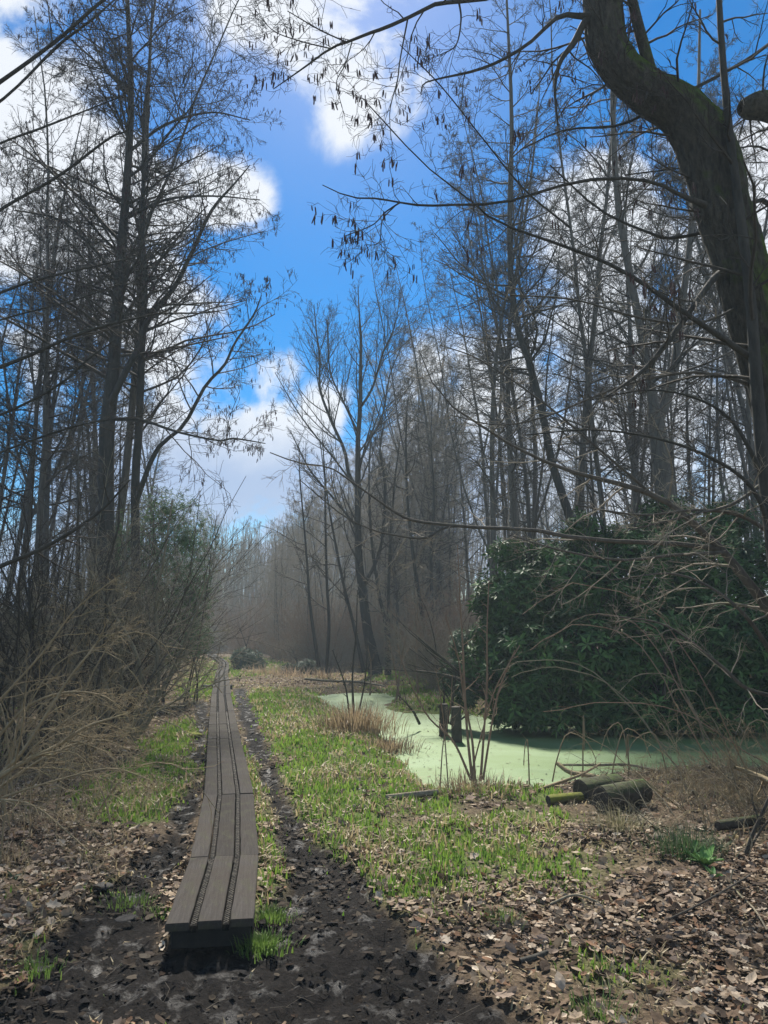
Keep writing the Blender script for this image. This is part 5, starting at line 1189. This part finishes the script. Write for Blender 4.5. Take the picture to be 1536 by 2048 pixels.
for i, (x, y, s_) in enumerate([(1340, 1560, .4), (1400, 1585, .35), (1480, 1600, .4), (1430, 1540, .5), (1530, 1570, .5), (1290, 1545, .35), (1350, 1600, .3)]):
    tuft('dead_grass_tuft', 'tuft of straw coloured dead grass on the bank right of the logs', x, y, 130, s_ * .6, .16, 60 + i, S0, (.38, .31, .19), .0035, lean=1.1, group='dead grass tufts right of the logs')
for i, (x, y) in enumerate([(378, 1330), (388, 1320), (368, 1345), (350, 1360), (545, 1350), (590, 1352), (650, 1356), (520, 1348), (860, 1350), (910, 1340), (470, 1301), (490, 1302)]):
    tuft('reed_clump', 'straw coloured reed clump in the far clearing', x, y, 130, .5, .5, 80 + i, (.20, .14, .09), (.40, .31, .2), .010, cat='reeds', lean=.8, group='reed clumps in the far clearing')

# ------------------------------------------------------------------ labels that tell the members of a row apart
ORD = ['leftmost', 'second from left', 'third from left', 'fourth from left', 'fifth from left', 'sixth from left', 'seventh from left', 'eighth from left', 'ninth from left', 'tenth from left']
ONES = 'eleventh twelfth thirteenth fourteenth fifteenth sixteenth seventeenth eighteenth nineteenth twentieth'.split() + ['twenty-' + q for q in 'first second third fourth fifth sixth seventh eighth ninth'.split()] + ['thirtieth'] + ['thirty-' + q for q in 'first second third fourth fifth sixth seventh eighth ninth'.split()] + ['fortieth'] + ['forty-' + q for q in 'first second third fourth fifth sixth seventh eighth ninth'.split()]
ORD += [q + ' from left' for q in ONES]
def px_of(o):
    x, y, z = o.location; zz = 1.2 - 1.6
    f = y * math.cos(PITCH) + zz * math.sin(PITCH); return 768 + FPX * x / f
ROWS = {'bare trees in the front of the right-hand wood': 'of the slim bare trees standing directly behind the rhododendron',
        'bare trees in the front of the left-hand wood': 'of the slim dark trees in the near left wood',
        'hazel shrubs left of the boardwalk': 'of the leafless hazels in the thicket left of the boardwalk',
        'arching canes at the lower left': 'of the arching straw coloured bramble patches at lower left',
        'thin canes on the right-hand bank': 'of the tangled cane patches on the right-hand pond bank',
        'wiry stalks behind the logs': 'of the small wiry tangles at the water behind the logs',
        'leafless shrubs further back on the left': 'of the leafless shrubs further back left of the boardwalk',
        'dead stalks along the near bank': 'of the thin arching dead stalks on the near bank',
        'bare stems arching in front of the rhododendron': 'of the long bare stems arching before the rhododendron',
        'tan stems arching at the lower left': 'of the thin tan stems arching in the lower left thicket',
        'dead grass tufts at the lower left': 'of the straw coloured tufts under the leaning tan stems',
        'dead grass tufts right of the logs': 'of the straw coloured tufts on the bank right of the logs',
        'reed clumps in the far clearing': 'of the straw coloured reed clumps in the far clearing',
        'bare trees stepping down to the gap': 'of the bare trees stepping down beside the middle gap',
        'low bare trees beyond the pond': 'of the low hazy bare trees beyond the pond'}
for gname, phrase in ROWS.items():
    mem = [o for o in COL.objects if o.get('group') == gname and o.parent is None]
    vis = sorted([o for o in mem if 0 <= px_of(o) <= 1536], key=px_of)
    for o, w_ in zip(vis, ORD): o['label'] = w_ + ' ' + phrase
    for o in mem:
        if not 0 <= px_of(o) <= 1536: o['label'] = 'one ' + phrase + (', past the left edge' if px_of(o) < 0 else ', past the right edge')
